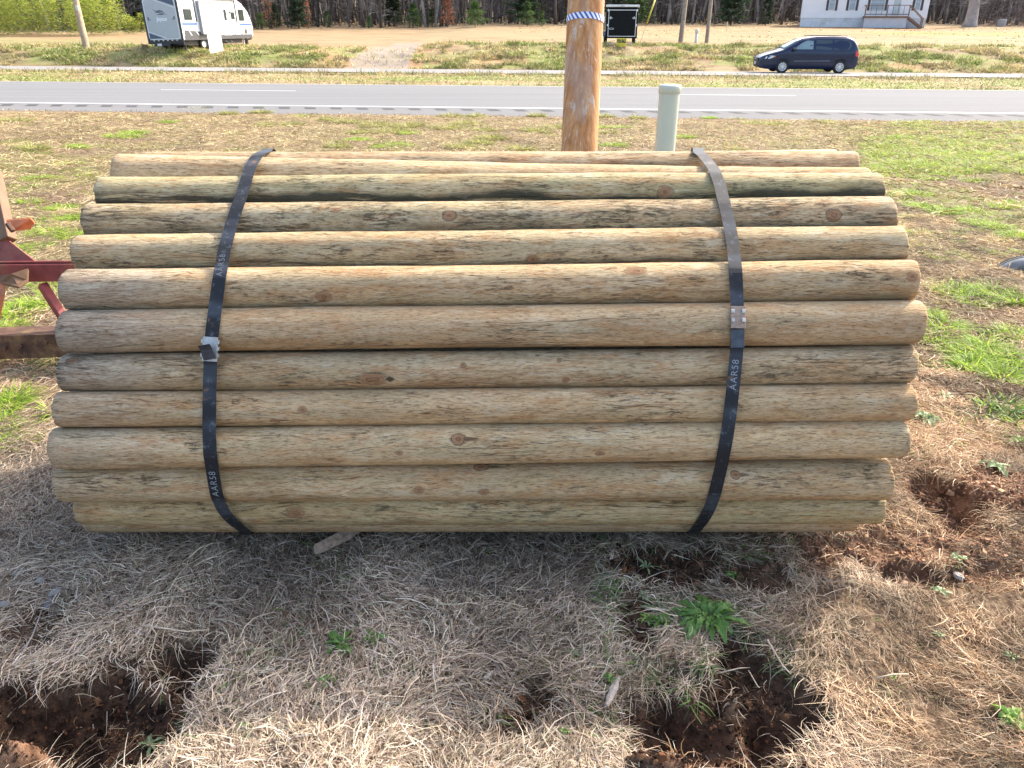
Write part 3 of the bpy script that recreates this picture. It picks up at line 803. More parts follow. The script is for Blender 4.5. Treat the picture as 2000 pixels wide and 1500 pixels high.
b.add(vs, fs); tl = b.build('folded_end', simple('strap_end_paint', (.05, .058, .07), .4, .2, var=.5, scale=40), stL); tl.matrix_local = M @ Matrix.Translation((-.003, 0, .001)) @ Matrix.Rotation(R(13), 4, 'Z') @ Matrix.Diagonal((.9, .8, .7, 1))
# right buckle: flat plate with four crimps
M = frR(622, .003)
b = MB(); b.box(-.0175, .0175, -.027, .027, 0, .003)
bo = b.build('buckle', rusty, stR, .0007); bo.matrix_local = M
b = MB()
for s_ in (-1, 1):
    for yk in (.010, -.012): b.box(s_ * .013 - .004, s_ * .013 + .0045, yk, yk + .009, .0032, .0062)
bc = b.build('crimp', simple('crimp_steel', (.50, .48, .42), .5, .5, var=.4, scale=80), bo, .0008)
# second strap layer ends as a step just below the buckle
b = MB(); b.box(-.0165, .0165, -.022, .022, 0, .0016)
ov = b.build('overlap', simple('strap_end_paint', (.05, .058, .07)), stR, .0004); ov.matrix_local = frR(655, .0022) @ Matrix.Rotation(R(2), 4, 'Z')
# ------------------------------------------------------------------ utility pole behind the bundle
def cylinder_log(name, pts, rads, mat, n=28, seg=60, seed=0, rough=.012, parent=None):
    rg = np.random.default_rng(seed); p0 = np.array(pts[0]); p1 = np.array(pts[1])
    s = np.linspace(0, 1, seg + 1); th = np.linspace(0, 2 * math.pi, n + 1)
    SS, TT = np.meshgrid(s, th, indexing='ij'); L = np.linalg.norm(p1 - p0)
    rr = (rads[0] + (rads[1] - rads[0]) * SS) * (1 + (fbm(SS * L * 1.5 + seed, np.cos(TT) * 2 + 4, seed, 3) - .5) * rough * 8)
    d = (p1 - p0) / L; X = np.cross(d, [0, 1, 0]); X /= np.linalg.norm(X); Y = np.cross(d, X)
    P = p0 + SS[..., None] * (p1 - p0) + rr[..., None] * (np.cos(TT)[..., None] * X + np.sin(TT)[..., None] * Y)
    N = n + 1; I = np.arange((seg + 1) * N).reshape(seg + 1, N)
    Q = np.stack([I[:-1, :-1], I[:-1, 1:], I[1:, 1:], I[1:, :-1]], -1).reshape(-1, 4)
    uv = np.stack([(TT * rads[0]).ravel(), (SS * L).ravel()], 1)
    return np_mesh(name, P.reshape(-1, 3), Q, mat, uv=uv, smooth=True, parent=parent)
D = 6.45
pt = at_depth(1145, 0, D * .97); pb = at_depth(1131, 300, D)
# follow the axis down to the ground and up out of the frame
ax = (pt - pb) / (pt[2] - pb[2]); zb = gz(*(pb + ax * (-1.5 - pb[2]))[:2])
base = pb + ax * (zb - .05 - pb[2]); top = pb + ax * (7.2 - pb[2])
t = NT('fresh_peeled_pole'); U = t.coord('UV'); P = t.coord('Object')
s1 = t.noise(t.mapv(P, (16, 16, 2.2)), 1.5, 5, .65); s2 = t.noise(t.mapv(P, (60, 60, 4)), 1.5, 4, .7); s3 = t.noise(t.mapv(P, (9, 9, 1.6)), 1.3, 5, .7, .6)
c = t.ramp(s1, (.36, (.38, .17, .065)), (.5, (.50, .25, .105)), (.64, (.60, .36, .17)))
c = t.mix(t.mr(s2, .42, .3, 0, .6), c, (.24, .10, .04))
low = t.mr(t.sep(P)[2], 3.2, 1.2, 0, 1)
wash = t.math('MULTIPLY', t.mr(s3, .535, .575), t.mr(t.noise(t.mapv(P, (30, 30, 2)), 2, 4, .7), .38, .5))
c = t.mix(t.math('MULTIPLY', wash, .75), c, t.ramp(s2, (.3, (.46, .38, .32)), (.7, (.74, .68, .62))))
gl = t.math('MULTIPLY', t.mr(t.noise(t.mapv(P, (5, 5, .35)), 2, 3, .5), .52, .62), .45)
c = t.mix(gl, c, (.40, .30, .25))
t.bump(t.mix(.5, s2, s3), .5, .01); pm = t.fin(c, .8, 0, .25)
up = thing('utility_pole', 'thick peeled orange-brown pole with white sap drips rising behind the bundle', 'pole', tuple(base))
mobj = cylinder_log('shaft', [(0, 0, 0), tuple(top - base)], [.155, .118], pm, 36, 120, 4, .01, up)
# blue and white striped tape
c0 = at_depth(1143, 40, D * .975); sb = (c0[2] - base[2]); axn = (top - base) / np.linalg.norm(top - base)
k0 = sb / axn[2]; rr_ = .155 + (.118 - .155) * k0 / np.linalg.norm(top - base) + .0035
t = NT('striped_tape'); U = t.coord('UV'); s = t.sep(U)
w = t.math('FRACT', t.math('ADD', t.math('MULTIPLY', s[0], 1 / .040), t.math('MULTIPLY', s[1], 1 / .055)))
c = t.mix(t.math('LESS_THAN', w, .46), (.78, .80, .84), (.03, .08, .36)); tm = t.fin(c, .5)
cylinder_log('tape_band', [tuple(axn * (k0 - .024)), tuple(axn * (k0 + .024))], [rr_, rr_ - .0003], tm, 40, 2, 4, .002, up)
# ------------------------------------------------------------------ marker pedestal
pt = at_depth(1309, 166, 6.05)
gx_, gy_ = pt[0] - .0, pt[1]; zb = gz(gx_, gy_)
green_pl = simple('pale_green_plastic', (.52, .56, .45), .45, 0, .04, 3)
ped = thing('utility_pedestal', 'pale green round plastic marker post with a flat cap beyond the bundle', 'marker post', (gx_, gy_, zb))
hh = pt[2] - zb
b = MB(); b.lathe([(.080, -.05), (.080, .1), (.0795, hh - .03), (.0795, hh - .02)], 40); b.build('tube', green_pl, ped)
b = MB(); b.lathe([(.0825, hh - .060), (.0855, hh - .057), (.0865, hh - .02), (.0855, hh - .006), (.080, hh + .002), (.0, hh + .006)], 40); b.build('cap', green_pl, ped)
tmn = text_mesh('0 18-12', .022, simple('dark_ink', (.03, .04, .04)), 0)
M = Matrix.Translation((.012, -.0835, hh - .80)) @ Matrix.Rotation(R(90), 4, 'X') @ Matrix.Rotation(R(90), 4, 'Z'); 
# ------------------------------------------------------------------ rusty red implement at the left
red = simple('weathered_red_paint', (.22, .042, .035), .6, .1, .4, 9, .2, dirt=(.24, .11, .055))
orange_ = simple('faded_orange_paint', (.48, .14, .05), .6, .05, .35, 12, .2, dirt=(.30, .19, .12))
rust = simple('brown_rust', (.10, .05, .03), .85, .1, .45, 14, .4, dirt=(.28, .17, .07))
tanr = simple('rusty_yellow_paint', (.17, .095, .05), .7, .1, .4, 10, .3, dirt=(.20, .09, .05))
fi = thing('farm_implement', 'red and rust farm implement frame standing at the left end of the bundle', 'farm implement', tuple(on_ground(0, 690)))
O = np.array(fi.location)
DI = 3.30
def ip(u, v, d=DI): return at_depth(u, v, d) - O
def flat(name, px, d, th, mat, dd=None, bev=.003):
    """plate of real thickness whose outline is given at distance d"""
    a = [ip(u, v, d + (0 if dd is None else dd[i])) for i, (u, v) in enumerate(px)]
    n = np.cross(a[1] - a[0], a[2] - a[0]); n /= np.linalg.norm(n)
    if n[1] > 0: n = -n
    b = MB(); V = [p for p in a] + [p - n * th for p in a]; k = len(a)
    b.add(V, [list(range(k)), list(range(k, 2 * k))[::-1]] + [(i, (i + 1) % k, k + (i + 1) % k, k + i) for i in range(k)])
    return b.build(name, mat, fi, bev)
def member(name, A, B_, w, h, mat, upv=(0, 0, 1), parent=None):
    b = MB(); b.bar(A, B_, w, h, upv); return b.build(name, mat, parent or fi, .004)
# channel crossbar
member('crossbar', ip(-330, 533, 3.28), ip(168, 529, 3.28), .06, .075, red)
member('crossbar_lip', ip(-330, 515, 3.25), ip(168, 511, 3.25), .012, .010, red)
# bottom beam, an angle iron on the ground
member('ground_beam', ip(-360, 690, 3.22), ip(190, 672, 3.22), .012, .105, rust)
member('beam_flange', ip(-360, 660, 3.30), ip(190, 643, 3.30), .10, .012, rust)
# diagonal brace to the ground beam
member('brace', ip(83, 556, 3.29), ip(146, 655, 3.27), .035, .035, red)
# gusset
flat('gusset', [(-60, 462), (10, 464), (74, 514), (74, 521), (-60, 521)], 3.27, .012, red)
# upright
member('upright', ip(-14, 335, 3.36), ip(16, 470, 3.28), .05, .05, tanr, (0, 1, 0))
member('upright', ip(-35, 560, 3.26), ip(-18, 735, 3.2), .05, .05, orange_, (0, 1, 0))
flat('orange_fin', [(-12, 552), (8, 552), (8, 575), (-6, 640), (-12, 640)], 3.24, .01, orange_)
# clamp plate and bracket
flat('bracket', [(12, 432), (60, 428), (68, 436), (60, 448), (20, 453)], 3.22, .008, orange_, [0, .02, .05, .05, 0])
member('bracket_bolt', ip(14, 436, 3.20), ip(26, 452, 3.2), .018, .018, rust)
flat('tine_point', [(-10, 540), (22, 534), (55, 523), (54, 547), (36, 560), (0, 552)], 3.17, .01, tanr, [0, 0, .03, .03, 0, 0])
for (u, v) in ((40, 676), (90, 668), (10, 680)):
    b = MB(); p = ip(u, v, 3.205); b.tube([p, p + np.array([0, -.012, .002])], .009, 6); b.build('bolt', rust, fi)
# ------------------------------------------------------------------ half-buried tyre at the right
tg = on_ground(2020, 535)
rub_ = simple('sun_greyed_rubber', (.22, .22, .215), .95, 0, .3, 20, .2)
ty = thing('scrap_tyre', 'weathered grey tyre tread lying half sunk in dead grass at the right edge', 'tyre', (tg[0] + .05, tg[1] + .05, tg[2] - .220), rot=(R(-14), R(0), 0))
RT = .31; prof = []
for k in range(17):
    a = R(-80 + 160 * k / 16); prof.append((RT - .085 + .085 * max(0, math.cos(a)) ** .55, .10 * math.sin(a)))
prof2 = []
for (r_, z_) in prof: prof2.append((r_, z_))
prof2 += [(RT - .11, .085), (RT - .125, .0), (RT - .11, -.085), prof[0]]
MY = Matrix.Rotation(R(90), 4, 'X') @ Matrix.Rotation(0, 4, 'Z')
MZ = Matrix.Rotation(R(-24), 4, 'Z') @ Matrix.Rotation(R(90), 4, 'X')
b = MB(); b.lathe(prof2, 72, MZ); b.build('tread', rub_, ty)
b = MB()
for zz in (-.045, -.015, .015, .045):
    rr_ = RT - .085 + .085 * math.cos(math.asin(zz / .1)) ** .55 + .0012
    b.lathe([(rr_ - .002, zz - .006), (rr_ + .0015, zz - .004), (rr_ + .0015, zz + .004), (rr_ - .002, zz + .006)], 72, MZ)
b.build('groove', simple('groove_shadow_rubber', (.015, .015, .015), .9), ty)
# ------------------------------------------------------------------ loose bits on the ground
def chip(name, u, v, du, dv, w, th, mat, label, cat, seed, group=None):
    a = on_ground(u, v); b_ = on_ground(u + du, v + dv)
    L = np.hypot(*(b_ - a)[:2]); an = math.atan2(b_[1] - a[1], b_[0] - a[0]); rg = random.Random(seed)
    n = 9; top = []; bot = []
    for i in range(n):
        s = i / (n - 1); wl = w * (.35 + .65 * math.sin(min(1, s * 1.6 + .15) * math.pi * .55)) * rg.uniform(.8, 1.1) * (1 if s < .85 else .7)
        top += [(s * L, -wl / 2, th * rg.uniform(.6, 1)), (s * L, 0, th * 1.3), (s * L, wl / 2, th * rg.uniform(.6, 1))]
        bot += [(s * L, -wl / 2, 0), (s * L, 0, -.002), (s * L, wl / 2, 0)]
    V = top + bot; k = 3 * n; f = []
    for i in range(n - 1):
        for j in range(2):
            f.append((3 * i + j, 3 * i + 3 + j, 3 * i + 4 + j, 3 * i + 1 + j)); f.append((k + 3 * i + j, k + 3 * i + 1 + j, k + 3 * i + 4 + j, k + 3 * i + 3 + j))
        f.append((3 * i, k + 3 * i, k + 3 * i + 3, 3 * i + 3)); f.append((3 * i + 2, 3 * i + 5, k + 3 * i + 5, k + 3 * i + 2))
    f += [(0, 1, k + 1, k), (1, 2, k + 2, k + 1), (k - 3, 2 * k - 3, 2 * k - 2, k - 2), (k - 2, 2 * k - 2, 2 * k - 1, k - 1)]
    m = MB(); m.add(V, f, False); o = m.build(name, mat); o.location = (a[0], a[1], a[2] + .012); o.rotation_euler = (rg.uniform(-.15, .15), math.atan2(-(b_[2] - a[2]), L), an)
    return tag(o, label, cat, group)
bark = simple('splintered_wood', (.36, .27, .20), .85, 0, .35, 60, .5, dirt=(.16, .10, .07))
bark2 = simple('grey_bark', (.33, .28, .23), .9, 0, .3, 70, .5)
chip('wood_splinter', 618, 1092, 82, -46, .030, .022, bark, 'long split wood piece lying in the shaded straw below the bundle', 'wood piece', 1)
chip('bark_flake', 1183, 1395, 24, -52, .016, .007, bark2, 'grey bark flake standing near the dug soil, bottom right of centre', 'bark flake', 2)
chip('bark_flake', 400, 1046, 42, 2, .016, .006, simple('dark_brown_bark', (.14, .075, .05), .9), 'reddish brown bark flake just under the left strap', 'bark flake', 3)
chip('bark_flake', 945, 1345, 18, -18, .012, .005, bark2, 'small tan bark flake in the straw left of the small hole', 'bark flake', 12)
stone_m = simple('dusty_stone', (.24, .22, .19), .9, 0, .3, 40, .4); stone_g = simple('blue_grey_stone', (.13, .12, .12), .9, 0, .25, 40, .4)
def stone(u, v, r_, label, mat, seed, flat_=.55, sink=.3):
    p = on_ground(u, v); rg = random.Random(seed); bm = bmesh.new(); bmesh.ops.create_icosphere(bm, subdivisions=3, radius=1)
    of = rg.uniform(0, 50)
    for vv in bm.verts:
        c_ = vv.co; n = float(fbm(np.array([c_.x * 1.4 + of]), np.array([c_.y * 1.4 + c_.z * 1.7]), seed, 3)[0])
        vv.co = Vector((c_.x * r_ * (1.1), c_.y * r_ * .8, c_.z * r_ * flat_)) * (.7 + .6 * n)
    me = bpy.data.meshes.new('stone'); bm.to_mesh(me); bm.free(); me.materials.append(mat)
    o = bpy.data.objects.new('stone', me); COL.objects.link(o); o.location = (p[0], p[1], p[2] + r_ * flat_ * sink + .006); o.rotation_euler = (0, 0, rg.uniform(0, 6))
    return tag(o, label, 'stone', 'loose stones in the grass')
stone(103, 1192, .016, 'blue-grey stone in the thin straw at the left, the darkest of the stones', stone_g, 1)
stone(38, 1126, .020, 'flat pale stone near the left edge below the bundle', stone_m, 2, .3)
stone(12, 1190, .013, 'small pale greenish stone at the extreme left edge', stone_m, 3)
stone(122, 1068, .011, 'small white angular stone left of the bundle bottom, in shade', simple('chalky_stone', (.36, .33, .29), .9), 4)
stone(110, 1160, .016, 'long flat chalky stone above the blue-grey one', stone_m, 5, .3)
stone(80, 1140, .012, 'rounded chalky stone between two pale flat stones', stone_m, 9, .35)
stone(1870, 1134, .014, 'small pale pebble in the sunlit straw at the right', simple('chalky_stone', (.60, .58, .55)), 6)
# dry stems
def stem(pts, r_, label, mat, lift=.012):
    P = []
    for (u, v, h_) in pts:
        p = on_ground(u, v); P.append((p[0], p[1], p[2] + h_ + lift))
    c0 = Vector(P[0]); b = MB(); b.tube([Vector(p) - c0 for p in P], [r_ * (1 - .5 * i / len(P)) for i in range(len(P))], 6)
    o = b.build('dry_stem', mat); o.location = c0; return tag(o, label, 'dry stem', 'dry stems on the ground')
st = simple('straw_stem', (.52, .42, .30), .8, 0, .2, 30); st2 = simple('grey_stem', (.36, .31, .27), .8, 0, .2, 30)
stem([(28, 1330, 0), (52, 1290, .004), (68, 1250, .004), (86, 1208, .0)], .0024, 'long grey stem slanting through thin straw at the far left', st2)
stem([(92, 1440, .03), (90, 1400, .035), (94, 1350, .03), (96, 1315, .0)], .0018, 'straight pale root hanging down in the left dug hole', st)
stem([(285, 1245, .02), (330, 1256, .02), (370, 1258, .02), (412, 1250, .01)], .0022, 'crooked pale runner bridging the top of the left hole', st)
stem([(300, 1252, .03), (318, 1290, .035), (305, 1330, .03), (318, 1350, .028), (300, 1352, .03)], .0017, 'curled pale root dangling into the left hole', st)
stem([(1395, 1345, .02), (1440, 1330, .02), (1460, 1330, .01)], .0018, 'short light stem at the rim of the right dug hole', st)
stem([(1490, 1295, .03), (1520, 1345, .04), (1535, 1360, .05)], .0022, 'long straight root hanging over the right dug hole', st)
stem([(1455, 1350, .04), (1470, 1395, .05), (1473, 1400, .05)], .0015, 'thin curved rootlet left of the long straight root', st)
stem([(1700, 1350, .01), (1738, 1336, .01), (1770, 1332, 0)], .0018, 'pale stick in the sunlit straw at the lower right', st)
# ------------------------------------------------------------------ straw, thatch and grass
straw_m = leafy('dry_straw_blades', .25, .7, spec=.25)
grass_m = leafy('green_grass_blades', .5, .55, spec=.3)
GREY = [(.48, .385, .28), (.62, .515, .39), (.31, .24, .165), (.70, .60, .47), (.53, .41, .29), (.16, .115, .08)]
TAN = [(.37, .245, .14), (.24, .14, .07), (.47, .34, .21), (.13, .07, .035), (.55, .43, .29), (.31, .185, .095), (.40, .29, .18)]
def zone_col(x, y, n):
    g = pick(GREY, n, .18); w = pick(TAN, n, .18)
    k = sstep(.35, .85, x + (fbm(x * 3, y * 3, 77, 3) - .5) * .8 + .35 * (1.2 - y))[:, None]  # sun and shade put into straw colour: grey in the bundle's shadow, tan outside
    k2 = np.maximum(k, sstep(2.0, 2.8, y)[:, None] * .65)
    patch = fbm(x * 3.3, y * 3.3, 78, 3)[:, None]
    c = g * (1 - k2) + w * k2
    c = c * (.75 + .5 * sstep(.35, .65, patch)) * (1 - k * (1 - (.50 + .72 * sstep(.36, .58, fbm(x * 8, y * 8, 79, 3)[:, None] if False else fbm(x * 8, y * 8, 79, 3))[:, None])))
    yl = sstep(2.6, 5.5, y)[:, None]; c = c * (1 + yl * (np.array([[.98, 1.05, .84]]) - 1))
    return c
def bare(x, y):
    m, _ = soilmask(x, y); return m
soup = Soup()
# layer 1: matted straw in front and around
def mat_layer(n, x0, x1, y0, y1, L0, L1, W0, W1, lift=.012, dens=None, up=.10, seedf=61, thin=1.0):
    x = rng.uniform(x0, x1, n); y = rng.uniform(y0, y1, n)
    z = height(x, y); k = in_view(x, y, z, 520 if y0 < 5 else 200, 90)
    x, y, z = x[k], y[k], z[k]
    m = bare(x, y); thinp = sstep(.42, .30, fbm(x * 5, y * 5, 63, 3)) * .75 * 0 
    d = fbm(x * 4.2, y * 4.2, 64, 3)
    keep = rng.random(len(x)) > np.maximum(np.maximum(sstep(.1, .75, m) * .985, (1 - sstep(.30, .42, d)) * .55), (1 - sstep(.36, .52, fbm(x * 9, y * 9, 66, 3))) * .93 * sstep(.35, .8, x) * (1 - sstep(1.9, 2.6, y)))
    if dens is not None: keep &= rng.random(len(x)) < dens(x, y)
    x, y, z, m = x[keep], y[keep], z[keep], m[keep]; n = len(x)
    flow = (fbm(x * 1.9, y * 1.9, seedf, 2) - .5) * 9 + 1.0
    ang = flow + rng.normal(0, .7, n) + np.pi * (rng.random(n) < .5)
    L = rng.uniform(L0, L1, n) * (.6 + .8 * rng.random(n)); W = rng.uniform(W0, W1, n)
    rise = rng.normal(up, .18, n).clip(-.05, .8); droop = rise * rng.uniform(.5, 1.1, n)
    cl = zone_col(x, y, n)
    zz = z + rng.random(n) ** 1.5 * lift * (.4 + 1.2 * sstep(.3, .7, d[keep]))
    depth_dark = .55 + .45 * np.clip((zz - z) / lift, 0, 1)[:, None]
    soup.add(*strands(np.stack([x, y, zz], 1), ang, L, W, rise, droop, rng.normal(0, .7, n), rng.normal(0, .55, n), cl))
mat_layer(620000, -2.9, 3.1, .85, 3.0, .014, .048, .0011, .0024, .018)
mat_layer(38000, -2.9, 3.1, .85, 2.6, .04, .10, .0012, .0024, .03, up=.28)
mat_layer(230000, -6.5, 6.5, 2.6, 6.5, .04, .085, .0025, .005, .02, up=.2)
dn = lambda x, y: 1 - sstep(17.2, 17.9, y + KQ * x)
mat_layer(140000, -14, 14, 6.5, 18.2, .07, .15, .006, .012, .03, dn, up=.35)
# straw tussocks / overhanging fringes at the rim of the dug spots
def fringe(n):
    x = rng.uniform(-1.6, 1.7, n * 6); y = rng.uniform(.85, 2.4, n * 6); m = bare(x, y)
    k = (m > .12) & (m < .6); x, y = x[k][:n], y[k][:n]; z = height(x, y); n = len(x)
    e = .02; gx = (bare(x + e, y) - bare(x - e, y)); gy = (bare(x, y + e) - bare(x, y - e))
    ang = np.arctan2(gy, gx) + rng.normal(0, .7, n)
    cl = zone_col(x, y, n) * 1.05
    soup.add(*strands(np.stack([x, y, z + .012], 1), ang, rng.uniform(.02, .07, n), rng.uniform(.0014, .0026, n), rng.normal(.35, .25, n), rng.uniform(.5, 1.2, n), rng.normal(0, 1.2, n), rng.normal(0, .6, n), cl))
fringe(9000)
# litter in the bare soil
mat = rng.uniform; n = 12000
x = rng.uniform(-1.7, 1.8, n); y = rng.uniform(.85, 2.3, n); k = bare(x, y) > .5; x, y = x[k], y[k]; n = len(x)
soup.add(*strands(np.stack([x, y, height(x, y) + .004], 1), rng.uniform(0, 6.3, n), rng.uniform(.01, .05, n), rng.uniform(.001, .0025, n), rng.normal(.15, .15, n), rng.uniform(0, .4, n), rng.normal(0, 1.3, n), rng.normal(0, .5, n), pick(TAN, n, .25) * .8))
tag(soup.build('dead_grass', straw_m), 'matted grey and tan dead grass covering the ground round the bundle', 'dead grass', None, 'stuff')

# verge, median and bank grass
far_s = Soup()
BLOND = [(.50, .40, .20), (.58, .48, .26), (.42, .34, .15), (.34, .30, .11), (.60, .50, .30), (.30, .20, .10)]
GRN = [(.18, .24, .05), (.24, .30, .07), (.13, .19, .04), (.30, .34, .10)]
def far_layer(n, x0, x1, q0, q1, L0, L1, W0, W1, gfun, up=.7, clump=None, pal=BLOND):
    x = rng.uniform(x0, x1, n); q = rng.uniform(q0, q1, n); y = q - KQ * x
    z = height(x, y); k = in_view(x, y, z, 40, 60); k &= ~((y > 43) & (np.abs(x + 7.3) < 1.7) & (rng.random(len(x)) < .93)); x, y, z, q = x[k], y[k], z[k], q[k]
    if clump is not None:
        c = fbm(x * clump[0], y * clump[1], 91, 3); kk = rng.random(len(x)) < sstep(clump[2], clump[2] + .14, c); x, y, z, q = x[kk], y[kk], z[kk], q[kk]
    n = len(x); g = gfun(x, y)
    cl = np.where((rng.random(n) < g)[:, None], pick(GRN, n), pick(pal, n))
    L = rng.uniform(L0, L1, n); rise = rng.uniform(up * .5, min(up * 1.3, .97), n)
    cl = cl * (.72 + .55 * sstep(.3, .65, fbm(x * 1.6, y * 2.2, 95, 3)))[:, None]
    far_s.add(*strands(np.stack([x, y, z - .01], 1), rng.uniform(0, 6.3, n), L, rng.uniform(W0, W1, n), rise, rng.uniform(0, .35, n), rng.normal(0, .6, n), rng.normal(0, .3, n), cl, seg=2))
gm_ = lambda x, y: .12 + .7 * sstep(.46, .58, fbm(x * .25, y * .6, 41, 3))
far_layer(9000, -24, 24, 17.7, 18.25, .05, .12, .010, .02, lambda x, y: .15 + 0 * x, .5, (1.5, 3, .42), TAN)
far_layer(40000, -32, 32, 27.5, 36.7, .10, .20, .018, .035, gm_, .55)
far_layer(14000, -32, 32, 27.5, 28.6, .10, .22, .018, .03, lambda x, y: .5 + 0 * x, .8, (1.1, 1.5, .52))
far_layer(18000, -34, 34, 34.6, 36.7, .14, .32, .02, .04, lambda x, y: .25 + 0 * x, .8, (.6, .8, .50), [(.34, .28, .16), (.44, .36, .19), (.22, .18, .10)])
gb = lambda x, y: .08 + .6 * sstep(.40, .56, fbm(x * .5, y * .8, 42, 3))
far_layer(190000, -42, 42, 44.0, 51.5, .12, .34, .025, .05, gb, .72, (.9, 1.3, .40))
far_layer(14000, -42, 42, 44.1, 52.5, .06, .2, .03, .06, lambda x, y: .95 + 0 * x, .6, (.7, 1.0, .50))
far_layer(9000, 0, 60, 52, 90, .12, .26, .05, .09, lambda x, y: .35 + 0 * x, .5, (.25, .35, .50))
tag(far_s.build('verge_grass', straw_m), 'blond and green rough grass on the median strip and the far roadside bank', 'rough grass', None, 'stuff')

# blond and green tufts between the bundle and the road, and green grass near
tuft = Soup()
LUSH = [(.27, .42, .035), (.36, .50, .06), (.18, .30, .03), (.44, .54, .10)]
OLIVE = [(.31, .31, .085), (.38, .36, .13), (.22, .24, .06), (.46, .42, .20)]
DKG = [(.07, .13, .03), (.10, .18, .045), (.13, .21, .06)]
def tuft_at(p, n, rad, L, W, pal, up=.72, ex=1.0, flat_=.0):
    a = rng.uniform(0, 6.28, n); r_ = rad * np.sqrt(rng.random(n))
    x = p[0] + np.cos(a) * r_ * ex; y = p[1] + np.sin(a) * r_
    ok = bare(x, y) < .55; x, y, a, r_ = x[ok], y[ok], a[ok], r_[ok]; n = len(x)
    if n == 0: return
    z = height(x, y)
    out = a + rng.normal(0, .7, n); rise = (up * (1 - .45 * r_ / rad) + rng.normal(0, .12, n)).clip(.1, .97)
    tuft.add(*strands(np.stack([x, y, z - .003], 1), out, L * rng.uniform(.5, 1.1, n), W * rng.uniform(.6, 1.2, n), rise, rng.uniform(.1, .55, n), rng.normal(0, .5, n), rng.normal(0, .4, n), pick(pal, n, .15)))
def T(u, v, ru, n, L, W, pal, up=.72, ex=1.0):
    if pal[0] == LUSH[0]: n = int(n * 2.2); L *= 1.4; W *= 1.15; up = min(up * 1.15, .9)
    p = on_ground(u, v); d = project(p[None])[2][0]; tuft_at(p, n, ru / F * d, L, W, pal, up, ex)
R_ = random.Random(5)
# lush ones to the right of the bundle (photo positions)
for (u, v, ru, n) in [(1745, 345, 26, 170), (1785, 380, 30, 200), (1815, 350, 28, 160), (1725, 380, 20, 110), (1760, 325, 30, 140), (1700, 330, 20, 90), (1850, 345, 24, 140), (1905, 355, 28, 130),
                      (1800, 405, 26, 160), (1845, 415, 24, 160), (1895, 412, 22, 120), (1905, 437, 24, 150), (1940, 445, 30, 190), (1985, 462, 24, 160), (1962, 405, 22, 120), (1990, 400, 20, 90),
                      (1870, 572, 34, 260), (1935, 575, 30, 230), (1985, 590, 26, 180), (1905, 592, 22, 120), (1840, 640, 30, 170), (1815, 615, 14, 60), (1820, 665, 20, 80), (1885, 693, 30, 160),
                      (1935, 700, 44, 420), (1985, 715, 36, 330), (1960, 740, 30, 260), (1900, 720, 30, 200), (1925, 680, 24, 150), (1990, 660, 25, 150), (1960, 660, 20, 90)]:
    T(u, v, ru, n, .085, .0042, LUSH, .62)
for (u, v, ru, n) in [(1955, 800, 30, 190), (1985, 830, 34, 220), (1930, 815, 22, 100)]: T(u, v, ru, n, .10, .008, DKG + LUSH[:2], .7)
for k in range(230):
    u = R_.uniform(1680, 2040); v = R_.uniform(238, 340)
    if R_.random() < .35 + .6 * (v > 265) - .5 * (u < 1740 and v < 290): T(u, v, R_.uniform(16, 40), R_.randint(60, 120), .11, .007, LUSH[:2] + OLIVE[:2], .6, 1.4)
for k in range(70):
    T(R_.uniform(1680, 2000), R_.uniform(340, 520), R_.uniform(5, 14), R_.randint(14, 40), .06, .004, LUSH + OLIVE, .55)
for k in range(60): T(R_.uniform(1790, 2000), R_.uniform(520, 900), R_.uniform(4, 12), R_.randint(8, 24), .05, .0035, LUSH + OLIVE, .5)
# left side
for (u, v, ru, n) in [(118, 408, 20, 160), (70, 350, 26, 120), (105, 350, 18, 80), (55, 395, 22, 80), (95, 455, 30, 170), (140, 462, 24, 140), (75, 485, 26, 140), (130, 430, 22, 110), (150, 425, 14, 80),
                      (30, 610, 34, 230), (60, 595, 26, 170), (20, 640, 24, 150), (110, 575, 22, 130), (95, 600, 18, 100), (85, 560, 16, 70), (15, 795, 34, 260), (30, 780, 22, 120), (5, 830, 24, 90),
                      (100, 430, 20, 70), (60, 440, 18, 60), (40, 500, 16, 60), (15, 870, 22, 80), (100, 805, 16, 40), (75, 300, 25, 90), (140, 320, 30, 110), (170, 345, 20, 80), (30, 280, 40, 130)]:
    T(u, v, ru, n, .075, .0038, LUSH, .6)
for (u, v, ru, n) in [(80, 715, 34, 200), (20, 735, 30, 140), (110, 712, 20, 110)]: T(u, v, ru, n, .07, .004, DKG, .6)
for k in range(60): T(R_.uniform(0, 210), R_.uniform(290, 480), R_.uniform(6, 18), R_.randint(14, 45), .06, .004, LUSH + OLIVE, .5)
for k in range(30): T(R_.uniform(0, 110), R_.uniform(560, 870), R_.uniform(5, 12), R_.randint(10, 26), .05, .0035, LUSH + OLIVE, .5)
